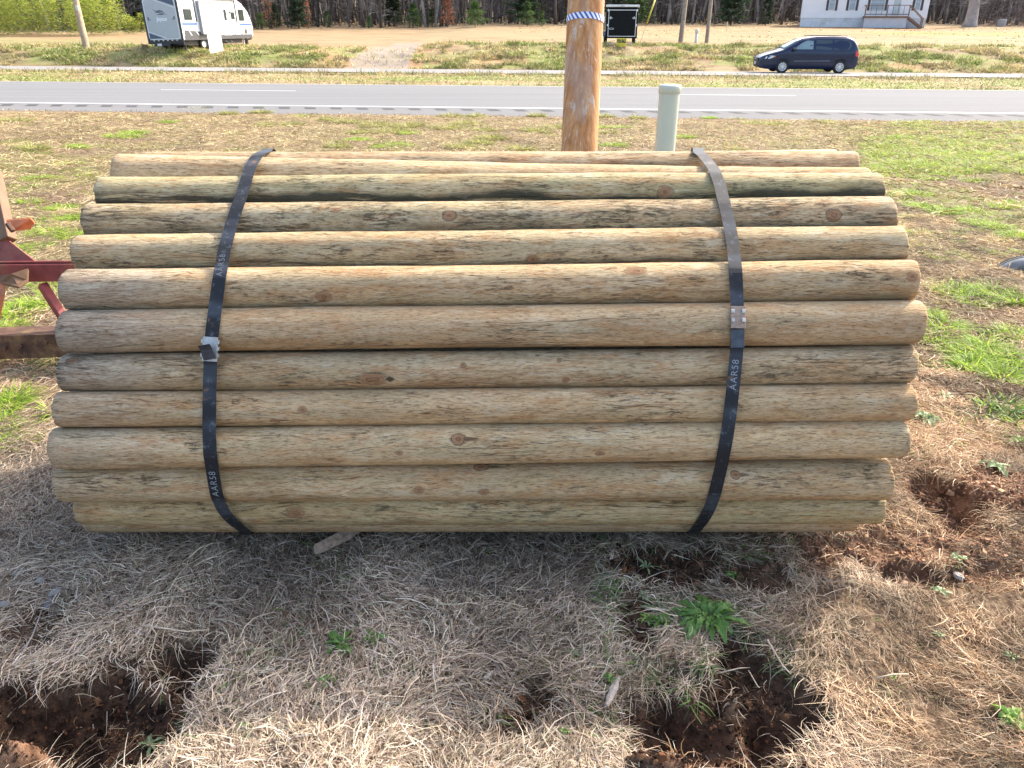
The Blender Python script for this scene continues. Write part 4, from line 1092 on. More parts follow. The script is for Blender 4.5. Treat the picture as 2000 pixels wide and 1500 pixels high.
# strip between bundle and road
for (u, v, ru) in [(25, 237, 26), (388, 218, 20), (510, 221, 15), (447, 224, 12), (572, 246, 17), (683, 240, 24), (740, 246, 30), (800, 249, 22), (765, 258, 30), (880, 229, 15), (930, 229, 12), (880, 252, 30),
                   (912, 243, 24), (945, 258, 14), (1048, 258, 20), (1085, 252, 16), (960, 272, 18), (937, 282, 18), (1018, 295, 14), (1048, 228, 10), (60, 293, 20), (520, 248, 10), (1470, 243, 14), (1508, 245, 22), (1612, 241, 15),
                   (900, 290, 18), (700, 262, 14), (640, 236, 10), (1180, 229, 12), (1245, 233, 10), (660, 290, 12), (1190, 262, 10)]:
    T(u, v, ru, int(260 + ru * 16), .19, .010, OLIVE, .8, 1.35)
for (u, v, ru) in [(240, 268, 26), (262, 262, 18), (150, 288, 14), (700, 275, 16), (765, 285, 28), (800, 262, 14), (1215, 250, 14), (1200, 285, 18), (1335, 270, 14), (590, 228, 12), (330, 240, 14), (1385, 232, 8), (1180, 250, 12)]:
    T(u, v, ru, int(110 + ru * 5), .10, .007, LUSH, .6, 1.4)
for k in range(160): T(R_.uniform(0, 1700), R_.uniform(222, 300), R_.uniform(5, 14), R_.randint(14, 40), .09, .007, OLIVE + LUSH[:1], .55, 1.4)
# shaded green bits in front of the bundle
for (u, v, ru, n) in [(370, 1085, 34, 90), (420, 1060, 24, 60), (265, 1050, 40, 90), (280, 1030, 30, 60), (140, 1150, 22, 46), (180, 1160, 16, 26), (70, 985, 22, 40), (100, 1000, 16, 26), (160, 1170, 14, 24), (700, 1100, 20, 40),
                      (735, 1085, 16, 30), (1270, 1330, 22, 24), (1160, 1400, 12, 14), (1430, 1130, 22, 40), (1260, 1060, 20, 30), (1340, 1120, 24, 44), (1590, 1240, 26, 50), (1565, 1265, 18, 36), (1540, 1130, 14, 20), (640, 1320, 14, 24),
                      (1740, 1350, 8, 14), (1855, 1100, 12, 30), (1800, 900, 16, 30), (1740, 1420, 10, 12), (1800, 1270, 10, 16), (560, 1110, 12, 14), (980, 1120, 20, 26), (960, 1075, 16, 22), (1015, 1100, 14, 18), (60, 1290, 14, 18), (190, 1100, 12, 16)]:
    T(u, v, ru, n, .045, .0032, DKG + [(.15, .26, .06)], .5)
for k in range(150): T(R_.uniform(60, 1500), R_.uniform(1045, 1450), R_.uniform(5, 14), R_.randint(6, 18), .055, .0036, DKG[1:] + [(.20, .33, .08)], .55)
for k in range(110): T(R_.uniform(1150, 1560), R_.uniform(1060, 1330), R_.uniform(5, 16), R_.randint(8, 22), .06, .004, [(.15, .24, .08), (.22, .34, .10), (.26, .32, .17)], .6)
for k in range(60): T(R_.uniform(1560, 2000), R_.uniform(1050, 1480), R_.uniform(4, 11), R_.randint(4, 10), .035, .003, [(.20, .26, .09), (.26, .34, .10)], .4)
for k in range(40): T(R_.uniform(0, 1700), R_.uniform(232, 300), R_.uniform(8, 18), R_.randint(60, 140), .13, .008, OLIVE, .65, 1.4)
tag(tuft.build('green_grass', grass_m), 'fresh green and olive grass tufts scattered through the dead grass', 'grass', None, 'stuff')

# ------------------------------------------------------------------ broadleaf weeds: a thing each
def leaf_mat(name, a, b):
    t = NT(name); P = t.coord('Object'); n = t.noise(P, 60, 4, .6)
    c = t.ramp(n, (.3, a), (.7, b)); t.fin(c, .5, 0, .4)
    tr = t.n.new('ShaderNodeBsdfTranslucent'); t._set(tr.inputs[0], c); mx = t.n.new('ShaderNodeMixShader'); mx.inputs[0].default_value = .35
    t.L(t.b.outputs[0], mx.inputs[1]); t.L(tr.outputs[0], mx.inputs[2]); t.L(mx.outputs[0], t.out.inputs[0]); return t.m
wl1 = leaf_mat('weed_leaf', (.09, .19, .035), (.17, .30, .07)); wl2 = leaf_mat('pale_weed_leaf', (.22, .30, .13), (.38, .46, .24)); wl3 = leaf_mat('bright_weed_leaf', (.20, .34, .06), (.34, .48, .12))
def rosette(u, v, size_px, nleaf, mat, label, seed, lobes=.25, up=(.15, 1.0), wr=.24):
    p = on_ground(u, v); d = project(p[None])[2][0]; Rr = size_px / F * d; rg = random.Random(seed)
    b = MB()
    for i in range(nleaf):
        a = i * 2.399 + rg.uniform(-.3, .3); L = Rr * rg.uniform(.6, 1.08) * (1 - .45 * i / nleaf); el = up[0] + (up[1] - up[0]) * i / nleaf + rg.uniform(-.1, .1)
        w = L * wr * rg.uniform(.8, 1.2); n = 12; vs = []; tw = rg.uniform(-.35, .35)
        dx, dy = math.cos(a), math.sin(a)
        for j in range(n + 1):
            s = j / n
            wid = w * (.16 + .95 * math.sin(min(1, s ** 1.25) * math.pi * .86 + .06)) * (1 + lobes * math.sin(s * 26 + seed)) if s < .98 else w * .1
            h_ = L * (math.sin(el) * s - .75 * math.sin(el * .8 + .25) * s * s * s) + .004; rr = L * s * math.cos(el * .9)
            for sd, cz in ((-1, .10), (0, 0), (1, .10)):
                vs.append((dx * rr - dy * wid / 2 * sd * 1.0, dy * rr + dx * wid / 2 * sd, h_ + abs(sd) * wid * .28 + sd * tw * wid))
        fs = []
        for j in range(n): fs += [(3 * j, 3 * j + 3, 3 * j + 4, 3 * j + 1), (3 * j + 1, 3 * j + 4, 3 * j + 5, 3 * j + 2)]
        b.add(vs, fs, True)
    o = b.build('weed', mat); o.location = (p[0], p[1], p[2] + .006)
    return tag(o, label, 'weed', 'leafy weeds')
rosette(1382, 1222, 88, 84, wl1, 'largest weed, a bushy green rosette of lobed leaves in the shade below the right strap', 1, .35, (.30, 1.3), .135)
rosette(1290, 1228, 40, 14, wl1, 'small open weed just left of the big green rosette', 2)
rosette(1255, 1180, 24, 9, wl2, 'grey-green little weed up left of the big rosette', 3)
rosette(1262, 1222, 30, 14, wl3, 'light green feathery weed between the grey-green weed and the open weed', 13, .5, wr=.16)
rosette(668, 1272, 46, 20, wl1, 'dark green weed in straw at centre left, the larger of a pair', 4, .3)
rosette(728, 1260, 36, 14, wl1, 'small green weed just right of its larger neighbour at centre left', 5, .3)
rosette(640, 1335, 28, 10, wl1, 'tiny weed alone in the straw below the centre-left pair', 6, .3)
rosette(950, 1090, 24, 10, wl1, 'round-leaved little weed in the shade under the middle of the bundle', 7, .1)
rosette(1262, 1120, 34, 9, wl2, 'spiky grey-green weed below the bundle, left of the right strap end', 8, .2, (.4, 1.2), .14)
rosette(1430, 1135, 22, 9, wl1, 'fine green weed under the right strap end', 9, .3)
rosette(1805, 822, 40, 34, wl2, 'pale sunlit weed close to the right ends of the lower posts', 10, .3)
rosette(1845, 782, 26, 16, wl2, 'silvery weed up right of the pale sunlit one', 11, .3)
rosette(1870, 878, 24, 14, wl3, 'yellow-green low weed right of the bundle, in sun', 12, .4)
rosette(1985, 870, 30, 18, wl3, 'bright low weed at the right edge beneath the dark green grass', 14, .3)
rosette(1972, 1412, 44, 34, wl3, 'bright fleshy-leaved weed at the bottom right edge', 15, .1, (.3, 1.2), .3)
rosette(1972, 1290, 24, 14, wl2, 'pale star-shaped weed above the bright fleshy one at the right edge', 16, .2)
rosette(1828, 1255, 16, 10, wl2, 'tiny pale star weed in the brown straw at the right', 17, .2)
rosette(1835, 1165, 26, 10, wl2, 'dull flattened weed in the straw above the tiny star weed', 18, .2)
rosette(1868, 1105, 24, 22, wl2, 'frosty clump of small leaves on the crumbled soil at the right', 19, .4, (.5, 1.3))
rosette(1945, 922, 34, 12, wl2, 'light broken-leaved weed above the red soil at the right', 20, .2)
rosette(1120, 1290, 20, 8, wl2, 'faint grey weed in straw at bottom centre', 21, .2)
rosette(1190, 1345, 22, 10, wl1, 'low weed in the straw left of the right dug hole', 22, .3)
rosette(1740, 1340, 14, 5, wl3, 'single bright seedling in the sunlit straw at the lower right', 23, 0, (.9, 1.3), .3)
rosette(300, 1472, 34, 12, wl2, 'grey-green weed at the bottom edge of the left hole', 24, .2)
rosette(1100, 1440, 18, 8, wl1, 'small shaded weed near the bottom centre edge', 25, .3)
# soil crumbs
crumb = Soup(); n = 22000
x = rng.uniform(-1.7, 1.9, n * 5); y = rng.uniform(.85, 2.4, n * 5); k = rng.random(n * 5) < bare(x, y); x, y = x[k][:n], y[k][:n]; n = len(x); z = height(x, y)
s = rng.uniform(.0008, .0035, n) * (1 + 1.8 * (rng.random(n) < .03))
base8 = np.array([(-1, -1, -.6), (1, -1, -.6), (1, 1, -.6), (-1, 1, -.6), (-.6, -.6, .8), (.7, -.5, .8), (.6, .7, .8), (-.6, .6, .7)])
V = (base8[None] * (1 + rng.normal(0, .25, (n, 8, 3)))) * s[:, None, None]; a = rng.uniform(0, 6.3, n); ca, sa = np.cos(a)[:, None], np.sin(a)[:, None]
V = np.stack([V[..., 0] * ca - V[..., 1] * sa, V[..., 0] * sa + V[..., 1] * ca, V[..., 2]], -1) + np.stack([x, y, z + s * .3], 1)[:, None]
f8 = np.array([(0, 3, 2, 1), (4, 5, 6, 7), (0, 1, 5, 4), (1, 2, 6, 5), (2, 3, 7, 6), (3, 0, 4, 7)])
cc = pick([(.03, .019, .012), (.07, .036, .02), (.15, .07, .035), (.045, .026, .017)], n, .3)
lt = sstep(.5, 1.0, x)[:, None]; cc = cc * (1 - lt) + pick([(.30, .17, .10), (.40, .25, .16), (.20, .11, .07)], n, .2) * lt  # crumbs on the sunlit right are paler, sunlight put into their colour
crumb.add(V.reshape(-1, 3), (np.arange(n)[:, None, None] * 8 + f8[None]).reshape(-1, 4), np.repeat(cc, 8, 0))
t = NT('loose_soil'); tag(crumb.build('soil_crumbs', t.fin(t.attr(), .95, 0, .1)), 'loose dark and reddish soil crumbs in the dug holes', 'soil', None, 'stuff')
# ------------------------------------------------------------------ helpers for far things
def gpt(x, y): return (x, y, gz(x, y))
def ring_pole(u, v, w_px, top_uv, hgt, label, mat, lean=None, name='utility_pole'):
    p = on_ground(u, v); d = project(p[None])[2][0]; r0 = w_px / 2 / F * d
    q_ = at_depth(top_uv[0], top_uv[1], d * (1 if lean is None else lean)); ax = (q_ - p)
    ax = ax / ax[2]
    o = thing(name, label, 'pole', tuple(p))
    cylinder_log('shaft', [tuple(-ax * .3), tuple(ax * hgt)], [r0, r0 * .72], mat, 14, 20, 3, .006, o)
    return o, p, ax, r0
greywood = simple('grey_weathered_pole', (.26, .20, .14), .85, 0, .3, 4, .3); tanwood = simple('tan_weathered_pole', (.36, .26, .16), .85, 0, .3, 4, .3)
o, p, ax, r0 = ring_pole(170, 96, 13, (147, 0), 9, 'leaning light brown utility pole at the left, in front of the bamboo', tanwood)
b = MB(); b.bar(Vector(ax) * 2.95 + Vector((-1.1, 0, 0)), Vector(ax) * 2.95 + Vector((1.1, 0, .05)), .10, .12); b.build('crossarm', tanwood, o)
b = MB(); b.box(-.07, .07, -r0 - .02, -r0 + .01, 2.0, 2.25, Matrix.Translation(Vector(ax) * .0)); b.build('tag_plate', simple('pale_tag', (.6, .58, .5)), o)
o1, p1, a1, _ = ring_pole(1329, 86, 10, (1339, 0), 9, 'grey utility pole on the bank, nearer the black trailer', greywood)
o2, p2, a2_, _ = ring_pole(1380, 84, 8, (1389, 0), 9, 'grey utility pole on the bank, nearer the white house', greywood)
# guy wire with a yellow guard
g0 = on_ground(1250, 84); d0 = project(g0[None])[2][0]; g1 = at_depth(1282, -8, d0 * .99)
gw = thing('guy_wire', 'slanting guy wire with a bright yellow guard behind the black trailer', 'guy wire', tuple(g0))
dv = Vector(g1 - g0); b = MB(); b.tube([Vector((0, 0, 0)), dv * 2.6], .012, 6); b.build('wire', simple('steel_wire', (.3, .3, .3), .4, .6), gw)
b = MB(); b.tube([dv * .42, dv * .95], .05, 8); b.build('guard', simple('yellow_plastic', (.65, .50, .06), .5), gw)
# white post with a meter cap
m0 = on_ground(1359, 84); wpost = thing('meter_post', 'short white utility marker post between the two grey poles', 'marker post', tuple(m0))
wm = simple('dull_white_plastic', (.62, .60, .55), .6)
b = MB(); b.lathe([(.09, -.05), (.09, .62), (0, .62)], 14); b.build('tube', wm, wpost)
b = MB(); b.lathe([(.11, .56), (.125, .60), (.125, .74), (.10, .79), (0, .80)], 14); b.build('cap', wm, wpost)
for (u, v, hh, c_, lab) in ((1419, 60, .75, (.70, .62, .50), 'pinkish survey stake in the field right of the two grey poles'), (1369, 51, .5, (.65, .45, .12), 'tiny yellow survey stake far off at the woods edge'), (1614, 50, .8, (.05, .05, .05), 'thin dark stake before the skirting of the white house')):
    s0 = on_ground(u, v); b = MB(); b.box(-.03, .03, -.02, .02, -.05, hh); o = b.build('survey_stake', simple('stake_' + str(u), c_, .7), None, .004); o.location = s0
    tag(o, lab, 'stake', 'survey stakes')
s0 = on_ground(1955, 52); b = MB(); b.lathe([(.42, -.1), (.45, .1), (.44, .62), (.40, .70), (0, .74)], 18); o = b.build('concrete_drum', simple('grey_concrete', (.34, .32, .30), .9)); o.location = s0
tag(o, 'squat grey drum standing at the woods edge, upper right', 'drum')
s0 = on_ground(284, 98); b = MB(); b.box(-.16, .16, -.05, .05, -.05, .30); o = b.build('ground_stake', simple('brown_board', (.20, .13, .06), .8), None, .01); o.location = s0
tag(o, 'short brown board stuck in the field left of the camper', 'stake')

# ------------------------------------------------------------------ toy-hauler camper
cr = np.array([-18.35, 47.5]); hd = np.array([.262, .965]); hd /= np.linalg.norm(hd); rt = np.array([hd[1], -hd[0]])  # forward, towards its right side (camera-right)
zc = gz(-18.2, 49.5)
cmp_ = thing('travel_trailer', 'white travel trailer with grey rear ramp and blue stripes, parked on grass at the left', 'camper', (cr[0], cr[1], zc), rz=math.atan2(-hd[0], hd[1]))
cmp_.scale = (.94, 1, .82); cmp_.rotation_euler = (R(0), R(-2.0), math.atan2(-hd[0], hd[1]))
# local axes: +x right side, +y forward. the body spans x -2.44..0, y 0..LEN
LEN = 7.0; Z0, Z1 = .62, 3.35
wht = simple('glossy_white_siding', (.78, .79, .80), .35, 0, .03, 3); blk = simple('black_trim', (.02, .02, .022), .5); dgry = simple('charcoal_lower_panel', (.07, .07, .075), .45)
gry = simple('grey_ramp_panel', (.38, .41, .42), .45, 0, .04, 3); slate = simple('slate_blue_trim', (.06, .09, .14), .5); ltg = simple('light_grey_trim', (.60, .62, .64), .45)
glass = simple('dark_window_glass', (.05, .06, .05), .12, 0, .2, 2, 0, .8)
prof = [(0, Z0), (LEN - .15, Z0), (LEN + .05, Z0 + .15), (LEN + .12, Z0 + .75), (LEN + .05, 1.75), (LEN - .25, 2.45), (LEN - .75, 2.95), (LEN - 1.4, Z1 - .05), (LEN - 2.0, Z1), (0, Z1)]
MS = Matrix(((0, 0, 1, -2.44), (1, 0, 0, 0), (0, 1, 0, 0), (0, 0, 0, 1)))     # (y,z) poly extruded along x
b = MB(); b.prism(prof, 2.44, MS); b.build('body', wht, cmp_, .04)
def side_box(name, y0, y1, z0, z1, t_, mat, parent=cmp_, x0=.0, bev=.0):
    b = MB(); b.box(x0, x0 + t_, y0, y1, z0, z1); return b.build(name, mat, parent, bev)
side_box('lower_panel', .15, LEN - .1, Z0 - .02, Z0 + .26, .012, dgry)
b = MB(); b.prism([(.2, Z0 + .26), (2.5, Z0 + .26), (1.7, Z0 + .50), (.2, Z0 + .62)], .010, Matrix(((0, 0, 1, 0), (1, 0, 0, 0), (0, 1, 0, 0), (0, 0, 0, 1)))); b.build('side_graphic', dgry, cmp_)
for i_, (ya, yb) in enumerate(((.55, .85), (1.15, 1.5), (4.6, 5.2), (5.5, 5.9))):
    b = MB(); b.prism([(ya, Z0 + .62 - .12 * (i_ > 1)), (ya + .06, Z0 + .62 - .12 * (i_ > 1)), (yb, Z0 + .27), (yb - .10, Z0 + .27)], .014, Matrix(((0, 0, 1, 0), (1, 0, 0, 0), (0, 1, 0, 0), (0, 0, 0, 1)))); b.build('side_graphic', ltg if i_ < 2 else dgry, cmp_)
blue = simple('blue_stripe', (.06, .14, .36), .45); lblue = simple('pale_blue_stripe', (.35, .47, .62), .45)
side_box('stripe', .1, 1.45, 1.55, 1.68, .012, blue); side_box('stripe', .1, 1.5, 1.44, 1.49, .012, lblue); side_box('stripe', 5.7, LEN, 1.50, 1.63, .012, blue); side_box('stripe', 5.85, LEN, 1.42, 1.46, .012, lblue)
def window(y0, y1, z0, z1, parent=cmp_, x=.0):
    f = side_box('window', y0 - .04, y1 + .04, z0 - .04, z1 + .04, .020, blk, parent, x, .012); side_box('pane', y0, y1, z0, z1, .006, glass, f, x + .020); return f
window(.42, 1.05, 1.9, 2.5); window(5.75, 6.25, 1.85, 2.55); window(4.95, 5.25, 1.95, 2.35)
# slide-out room with a grey top rail
so_ = side_box('slide_out', 1.75, 3.55, .95, 2.95, .16, wht, cmp_, 0, .01)
side_box('top_rail', 1.7, 3.6, 2.95, 3.05, .20, simple('mid_grey_rail', (.30, .31, .32), .5), so_)
side_box('edge_trim', 1.66, 1.75, .95, 3.05, .19, simple('mid_grey_rail', (.30, .31, .32)), so_); side_box('latch', 1.95, 2.05, 2.0, 2.12, .03, ltg, so_, .16); side_box('latch', 3.35, 3.45, 2.0, 2.12, .03, ltg, so_, .16)
side_box('corner_post', 1.42, 1.50, 1.75, 3.3, .03, blk); side_box('corner_post', 5.42, 5.50, 1.65, 3.3, .03, blk)
aw = MB(); aw.tube([(.08, 1.6, 3.22), (.08, 5.6, 3.22)], .055, 10); aw.build('awning_roll', simple('mid_grey_rail', (.30, .31, .32)), cmp_)
dr = side_box('door', 3.95, 4.65, .85, 2.75, .022, wht, cmp_, 0, .01); side_box('window', 4.17, 4.42, 1.85, 2.55, .01, glass, dr, .022); side_box('handle', 4.02, 4.08, 1.65, 1.80, .03, ltg, dr, .022)
fr = MB(); fr.box(0, .028, 3.90, 3.945, .85, 2.80); fr.box(0, .028, 4.655, 4.70, .85, 2.80); fr.box(0, .028, 3.945, 4.655, 2.755, 2.80); fr.build('door_frame', ltg, dr)
side_box('porch_light', 4.78, 4.88, 2.32, 2.44, .05, dgry); side_box('vent_hatch', 6.15, 6.4, Z0 + .3, Z0 + .62, .02, dgry)
me = text_mesh('Jay Flight', .17, dgry, 0, 0, .2); mesh_obj('lettering', me, cmp_, Matrix.Translation((.010, 6.05, 2.78)) @ Matrix(((0, 0, 1, 0), (1, 0, 0, 0), (0, 1, 0, 0), (0, 0, 0, 1))))
# rear: black frame, grey ramp door
def rear_box(name, x0, x1, z0, z1, t_, mat, parent=cmp_, y0=0.0, bev=.0):
    b = MB(); b.box(x0, x1, y0 - t_, y0, z0, z1); return b.build(name, mat, parent, bev)
b = MB(); b.box(-2.46, -2.33, -.05, 0, Z0 - .2, Z1); b.box(-.11, .02, -.05, 0, Z0 - .2, Z1); b.box(-2.33, -.11, -.05, 0, Z1 - .12, Z1); b.box(-2.33, -.11, -.05, 0, Z0 - .2, Z0 + .06); b.build('rear_frame', blk, cmp_)
def rrect(x0, x1, z0, z1, r_, n=6):
    pts = []
    for (cx, cz, a0) in ((x1 - r_, z1 - r_, 0), (x0 + r_, z1 - r_, 90), (x0 + r_, z0 + r_, 180), (x1 - r_, z0 + r_, 270)):
        for k in range(n + 1): a = R(a0 + 90 * k / n); pts.append((cx + r_ * math.cos(a), cz + r_ * math.sin(a)))
    return pts
MR = Matrix(((1, 0, 0, 0), (0, 0, -1, 0), (0, 1, 0, 0), (0, 0, 0, 1)))   # (x,z) poly extruded toward -y
b = MB(); b.prism(rrect(-2.33, -.11, Z0 + .06, Z1 - .12, .2), .055, MR); ramp = b.build('ramp_door', ltg, cmp_)
b = MB(); b.prism(rrect(-2.26, -.18, Z0 + .13, Z1 - .19, .16), .064, MR); b.build('ramp_panel', gry, ramp)
b = MB(); b.prism([(-1.35, Z1 - .20), (-.22, Z1 - .20), (-.19, Z1 - .62)], .070, MR); b.build('corner_graphic', slate, ramp)
b = MB(); b.prism([(-2.25, Z0 + .50), (-2.25, Z0 + .14), (-1.25, Z0 + .14)], .070, MR); b.build('corner_graphic', slate, ramp)
b = MB(); b.bar((-1.5, -.072, Z1 - .22), (-.19, -.072, Z1 - .72), .012, .05); b.bar((-2.25, -.072, Z0 + .58), (-1.10, -.072, Z0 + .16), .012, .05); b.build('corner_stripe', ltg, ramp)
for sx in (-2.12, -.32):
    b = MB(); b.box(sx - .02, sx + .02, -.09, -.064, 1.92, 2.10); b.box(sx - .02 if sx < -1 else sx - .16, sx + .16 if sx < -1 else sx + .02, -.085, -.064, 1.92, 1.95); b.build('latch', blk, ramp)
# maker's mark: a bird-like swoosh over the lettering
MTXT = Matrix.Translation((-1.2, -.067, 1.95)) @ Matrix.Rotation(R(90), 4, 'X')
mesh_obj('lettering', text_mesh('Jayco', .34, simple('pale_mark', (.66, .70, .74), .4), .003, .012, .15), ramp, MTXT)
b = MB()
def swoosh(pts, w):
    n = len(pts); up_ = []; dn_ = []
    for i, (x, z) in enumerate(pts):
        k = math.sin(math.pi * (i + .05) / (n - .9)) * w; up_.append((x, z + k)); dn_.append((x, z - k))
    b.prism(up_ + dn_[::-1], .070, MR)
swoosh([(-1.75, 2.62), (-1.6, 2.50), (-1.45, 2.40), (-1.25, 2.34), (-1.0, 2.30), (-.72, 2.20)], .035); swoosh([(-1.6, 2.34), (-1.45, 2.42), (-1.25, 2.46), (-1.05, 2.42), (-.9, 2.32)], .05); swoosh([(-1.5, 2.22), (-1.3, 2.25), (-1.1, 2.24), (-.95, 2.2)], .035)
b.build('emblem', slate, ramp)
for k in range(6):
    b = MB(); b.box(-2.05 + k * .32, -1.97 + k * .32, -.075, -.05, Z0 - .02, Z0 + .04); b.build('marker_light', simple('pale_lens', (.7, .66, .62), .3), cmp_)
b = MB(); b.box(-2.0, -.9, -.12, -.0, Z0 - .34, Z0 - .20); b.build('bumper', blk, cmp_, .01)
rear_box('licence_plate', -1.78, -1.48, Z0 - .33, Z0 - .17, .010, simple('plate_white', (.6, .6, .62), .5), cmp_, -.12)
rear_box('undercarriage', -2.2, -.2, .30, Z0, 5.8, blk, cmp_, 6.0)
def wheel(parent, x, y, r_, w, side=1, hub=ltg, name='wheel', ax='x'):
    M = Matrix.Translation((x, y, r_)) @ Matrix.Rotation(R(90), 4, 'Y')
    b = MB(); b.lathe([(r_ * .6, -w / 2), (r_ * .93, -w / 2), (r_, -w * .3), (r_, w * .3), (r_ * .93, w / 2), (r_ * .6, w / 2)], 28, M); t_ = b.build(name, simple('tyre_rubber', (.02, .02, .02), .85), parent)
    b = MB(); b.lathe([(0, side * w * .42), (r_ * .25, side * w * .44), (r_ * .55, side * w * .36), (r_ * .62, side * w * .48), (r_ * .62, -side * w * .4)], 28, M); b.build('rim', hub, t_); return t_
for yy in (1.9, 2.75): wheel(cmp_, -.18, yy, .34, .22); wheel(cmp_, -2.26, yy, .34, .22)
wheel(cmp_, -1.55, -.02 + .5, .33, .22)   # spare under the tail
b = MB(); b.bar((-.18, LEN, .55), (-1.22, LEN + 1.3, .52), .08, .10); b.bar((-2.26, LEN, .55), (-1.22, LEN + 1.3, .52), .08, .10); b.box(-1.30, -1.14, LEN + .9, LEN + 1.05, .1, .8); b.build('drawbar', blk, cmp_)
for (yy) in (.35, 6.2): b = MB(); b.box(-.30, -.22, yy, yy + .08, -.02, Z0); b.box(-.36, -.16, yy - .06, yy + .14, -.04, .02); b.build('stabiliser', ltg if yy > 1 else blk, cmp_)
b = MB(); b.box(-.3, .12, 3.95, 4.6, .33, .38); b.bar((-.1, 4.0, .6), (.1, 4.0, .35), .03, .03); b.bar((-.1, 4.55, .6), (.1, 4.55, .35), .03, .03); b.build('step', blk, cmp_)
# white board sign leaning in front of it
s0 = on_ground(424, 106); d0 = project(s0[None])[2][0]
sg = thing('yard_sign', 'blank-looking white upright board sign standing in front of the camper', 'sign', tuple(s0), rz=R(62))
b = MB(); b.prism([(-.50, .02), (.48, .14), (.44, 1.30), (-.54, 1.22)], .03, MR); b.build('board', simple('sign_white', (.78, .78, .78), .5, 0, .02), sg)
b = MB(); b.box(-.30, -.26, .0, .03, -.15, 1.3); b.box(.24, .28, 0, .03, -.1, 1.35); b.build('stake', simple('steel_wire', (.3, .3, .3)), sg)
mesh_obj('lettering', text_mesh('-- --- --', .14, simple('faint_grey_ink', (.52, .52, .54), .7), .0, .002), sg, Matrix.Translation((-.03, -.034, .82)) @ Matrix.Rotation(R(90), 4, 'X'))
mesh_obj('lettering', text_mesh('-  ---', .10, simple('dark_ink', (.03, .04, .04)), .0, .003), sg, Matrix.Translation((-.03, -.034, .24)) @ Matrix.Rotation(R(90), 4, 'X'))

# ------------------------------------------------------------------ black cargo trailer for sale
c0 = on_ground(1212, 87); d0 = project(c0[None])[2][0]; 
ct = thing('cargo_trailer', 'small black enclosed cargo trailer with white rear door outline, parked on the bank', 'trailer', tuple(c0), rz=R(-7.5))
bk = simple('black_trailer_skin', (.008, .009, .010), .55, 0, .2, 3, 0, .12); wt = simple('white_edge_trim', (.70, .70, .70), .5)
px = d0 / F; Wt = 61 * px; z0_, z1_ = .34, 70 * px - .02
b = MB(); b.box(-Wt / 2, Wt / 2, 0, 3.0, z0_, z1_ - .12); b.build('box', bk, ct, .03)
b = MB(); b.box(-Wt / 2 - .04, Wt / 2 + .05, -.05, 3.05, z1_ - .10, z1_ + .02); b.build('roof_cap', wt, ct, .02)
b = MB(); b.box(-.12, .12, -.065, -.05, z1_ - .06, z1_ - .035); b.build('marker_light', blk, ct)
dx0, dx1, dz0, dz1 = -Wt / 2 + .17, Wt / 2 - .13, .47, z1_ - .28
b = MB(); b.box(dx0, dx1, -.03, 0, dz0, dz1); dor = b.build('rear_door', bk, ct, .005)
b = MB(); w_ = .035
b.box(dx0 - w_, dx0, -.035, 0, dz0 - w_, dz1 + w_); b.box(dx1, dx1 + w_, -.035, 0, dz0 - w_, dz1 + w_); b.box(dx0, dx1, -.035, 0, dz1, dz1 + w_); b.box(dx0, dx1, -.035, 0, dz0 - w_, dz0); b.build('door_frame', wt, ct)
for (x_, z_) in ((dx0 - .06, 1.05), (dx0 - .06, 1.85), (dx1 + .06, 1.05), (dx1 + .06, 1.85)):
    b = MB(); b.box(x_ - .04, x_ + .04, -.045, -.0, z_ - .06, z_ + .06); b.build('hinge', wt, ct, .01)
for (x_, s_) in ((dx0 + .1, 1), (dx1 - .1, -1)):
    b = MB(); b.box(x_ - .11, x_ + .11, -.05, -.03, 1.42, 1.455); b.box(x_ - .02, x_ + .02, -.06, -.03, 1.37, 1.52); b.build('latch', wt, dor, .004)
b = MB(); 
pts = [(math.cos(R(a)) * .15 + dx0 + .17, math.sin(R(a)) * .05 + .86) for a in range(0, 360, 20)]; b.prism(pts, .034, MR)
b.build('emblem', simple('silver_badge', (.45, .45, .47), .4), dor)
b = MB(); b.prism([(math.cos(R(a)) * .10 + dx0 + .17, math.sin(R(a)) * .025 + .865) for a in range(0, 360, 20)], .036, MR); b.build('emblem_centre', bk, dor)
for s_ in (-1, 1): wheel(ct, s_ * (Wt / 2 + .02 - .2 * (s_ > 0)), .35 if s_ > 0 else 1.5, .30, .2, s_, wt)
b = MB(); b.box(-Wt / 2 - .26, -Wt / 2, .9, 2.1, .42, .72); b.build('fender', simple('scuffed_blue_grey', (.20, .25, .38), .5), ct, .04)
b = MB(); b.box(-Wt / 2 - .18, -Wt / 2 - .015, .25, .31, .75, 1.75); b.build('folded_ramp', simple('worn_tan_board', (.42, .33, .22), .7), ct, .005)
# plank and sale sign
b = MB(); b.box(-.90, .62, -.06, .06, 0, .11); o = b.build('timber_beam', simple('pinkish_timber', (.56, .42, .33), .8, 0, .15, 5), None, .01)
pl = on_ground(1213, 88); o.location = (pl[0], pl[1] - .18, pl[2] - .0); tag(o, 'pale timber beam on the ground under the tail of the black trailer', 'beam')
s0 = on_ground(1213, 92); d0 = project(s0[None])[2][0]; k_ = d0 / F
sale = thing('sale_sign', 'small yellow sign reading FOR SALE in front of the black trailer', 'sign', tuple(s0))
yel = simple('yellow_card', (.72, .60, .04), .5, 0, .03)
b = MB(); b.box(-9.3 * k_, 9.3 * k_, -.01, .01, .02, 15 * k_ + .02); b.build('board', yel, sale)
b = MB(); b.box(-.25, -.24, .0, .02, -.2, .1); b.box(.24, .25, 0, .02, -.2, .1); b.build('stake', simple('steel_wire', (.3, .3, .3)), sale)
me = text_mesh('FOR SALE', 5.4 * k_, simple('dark_ink', (.03, .04, .04)), 0, .012)
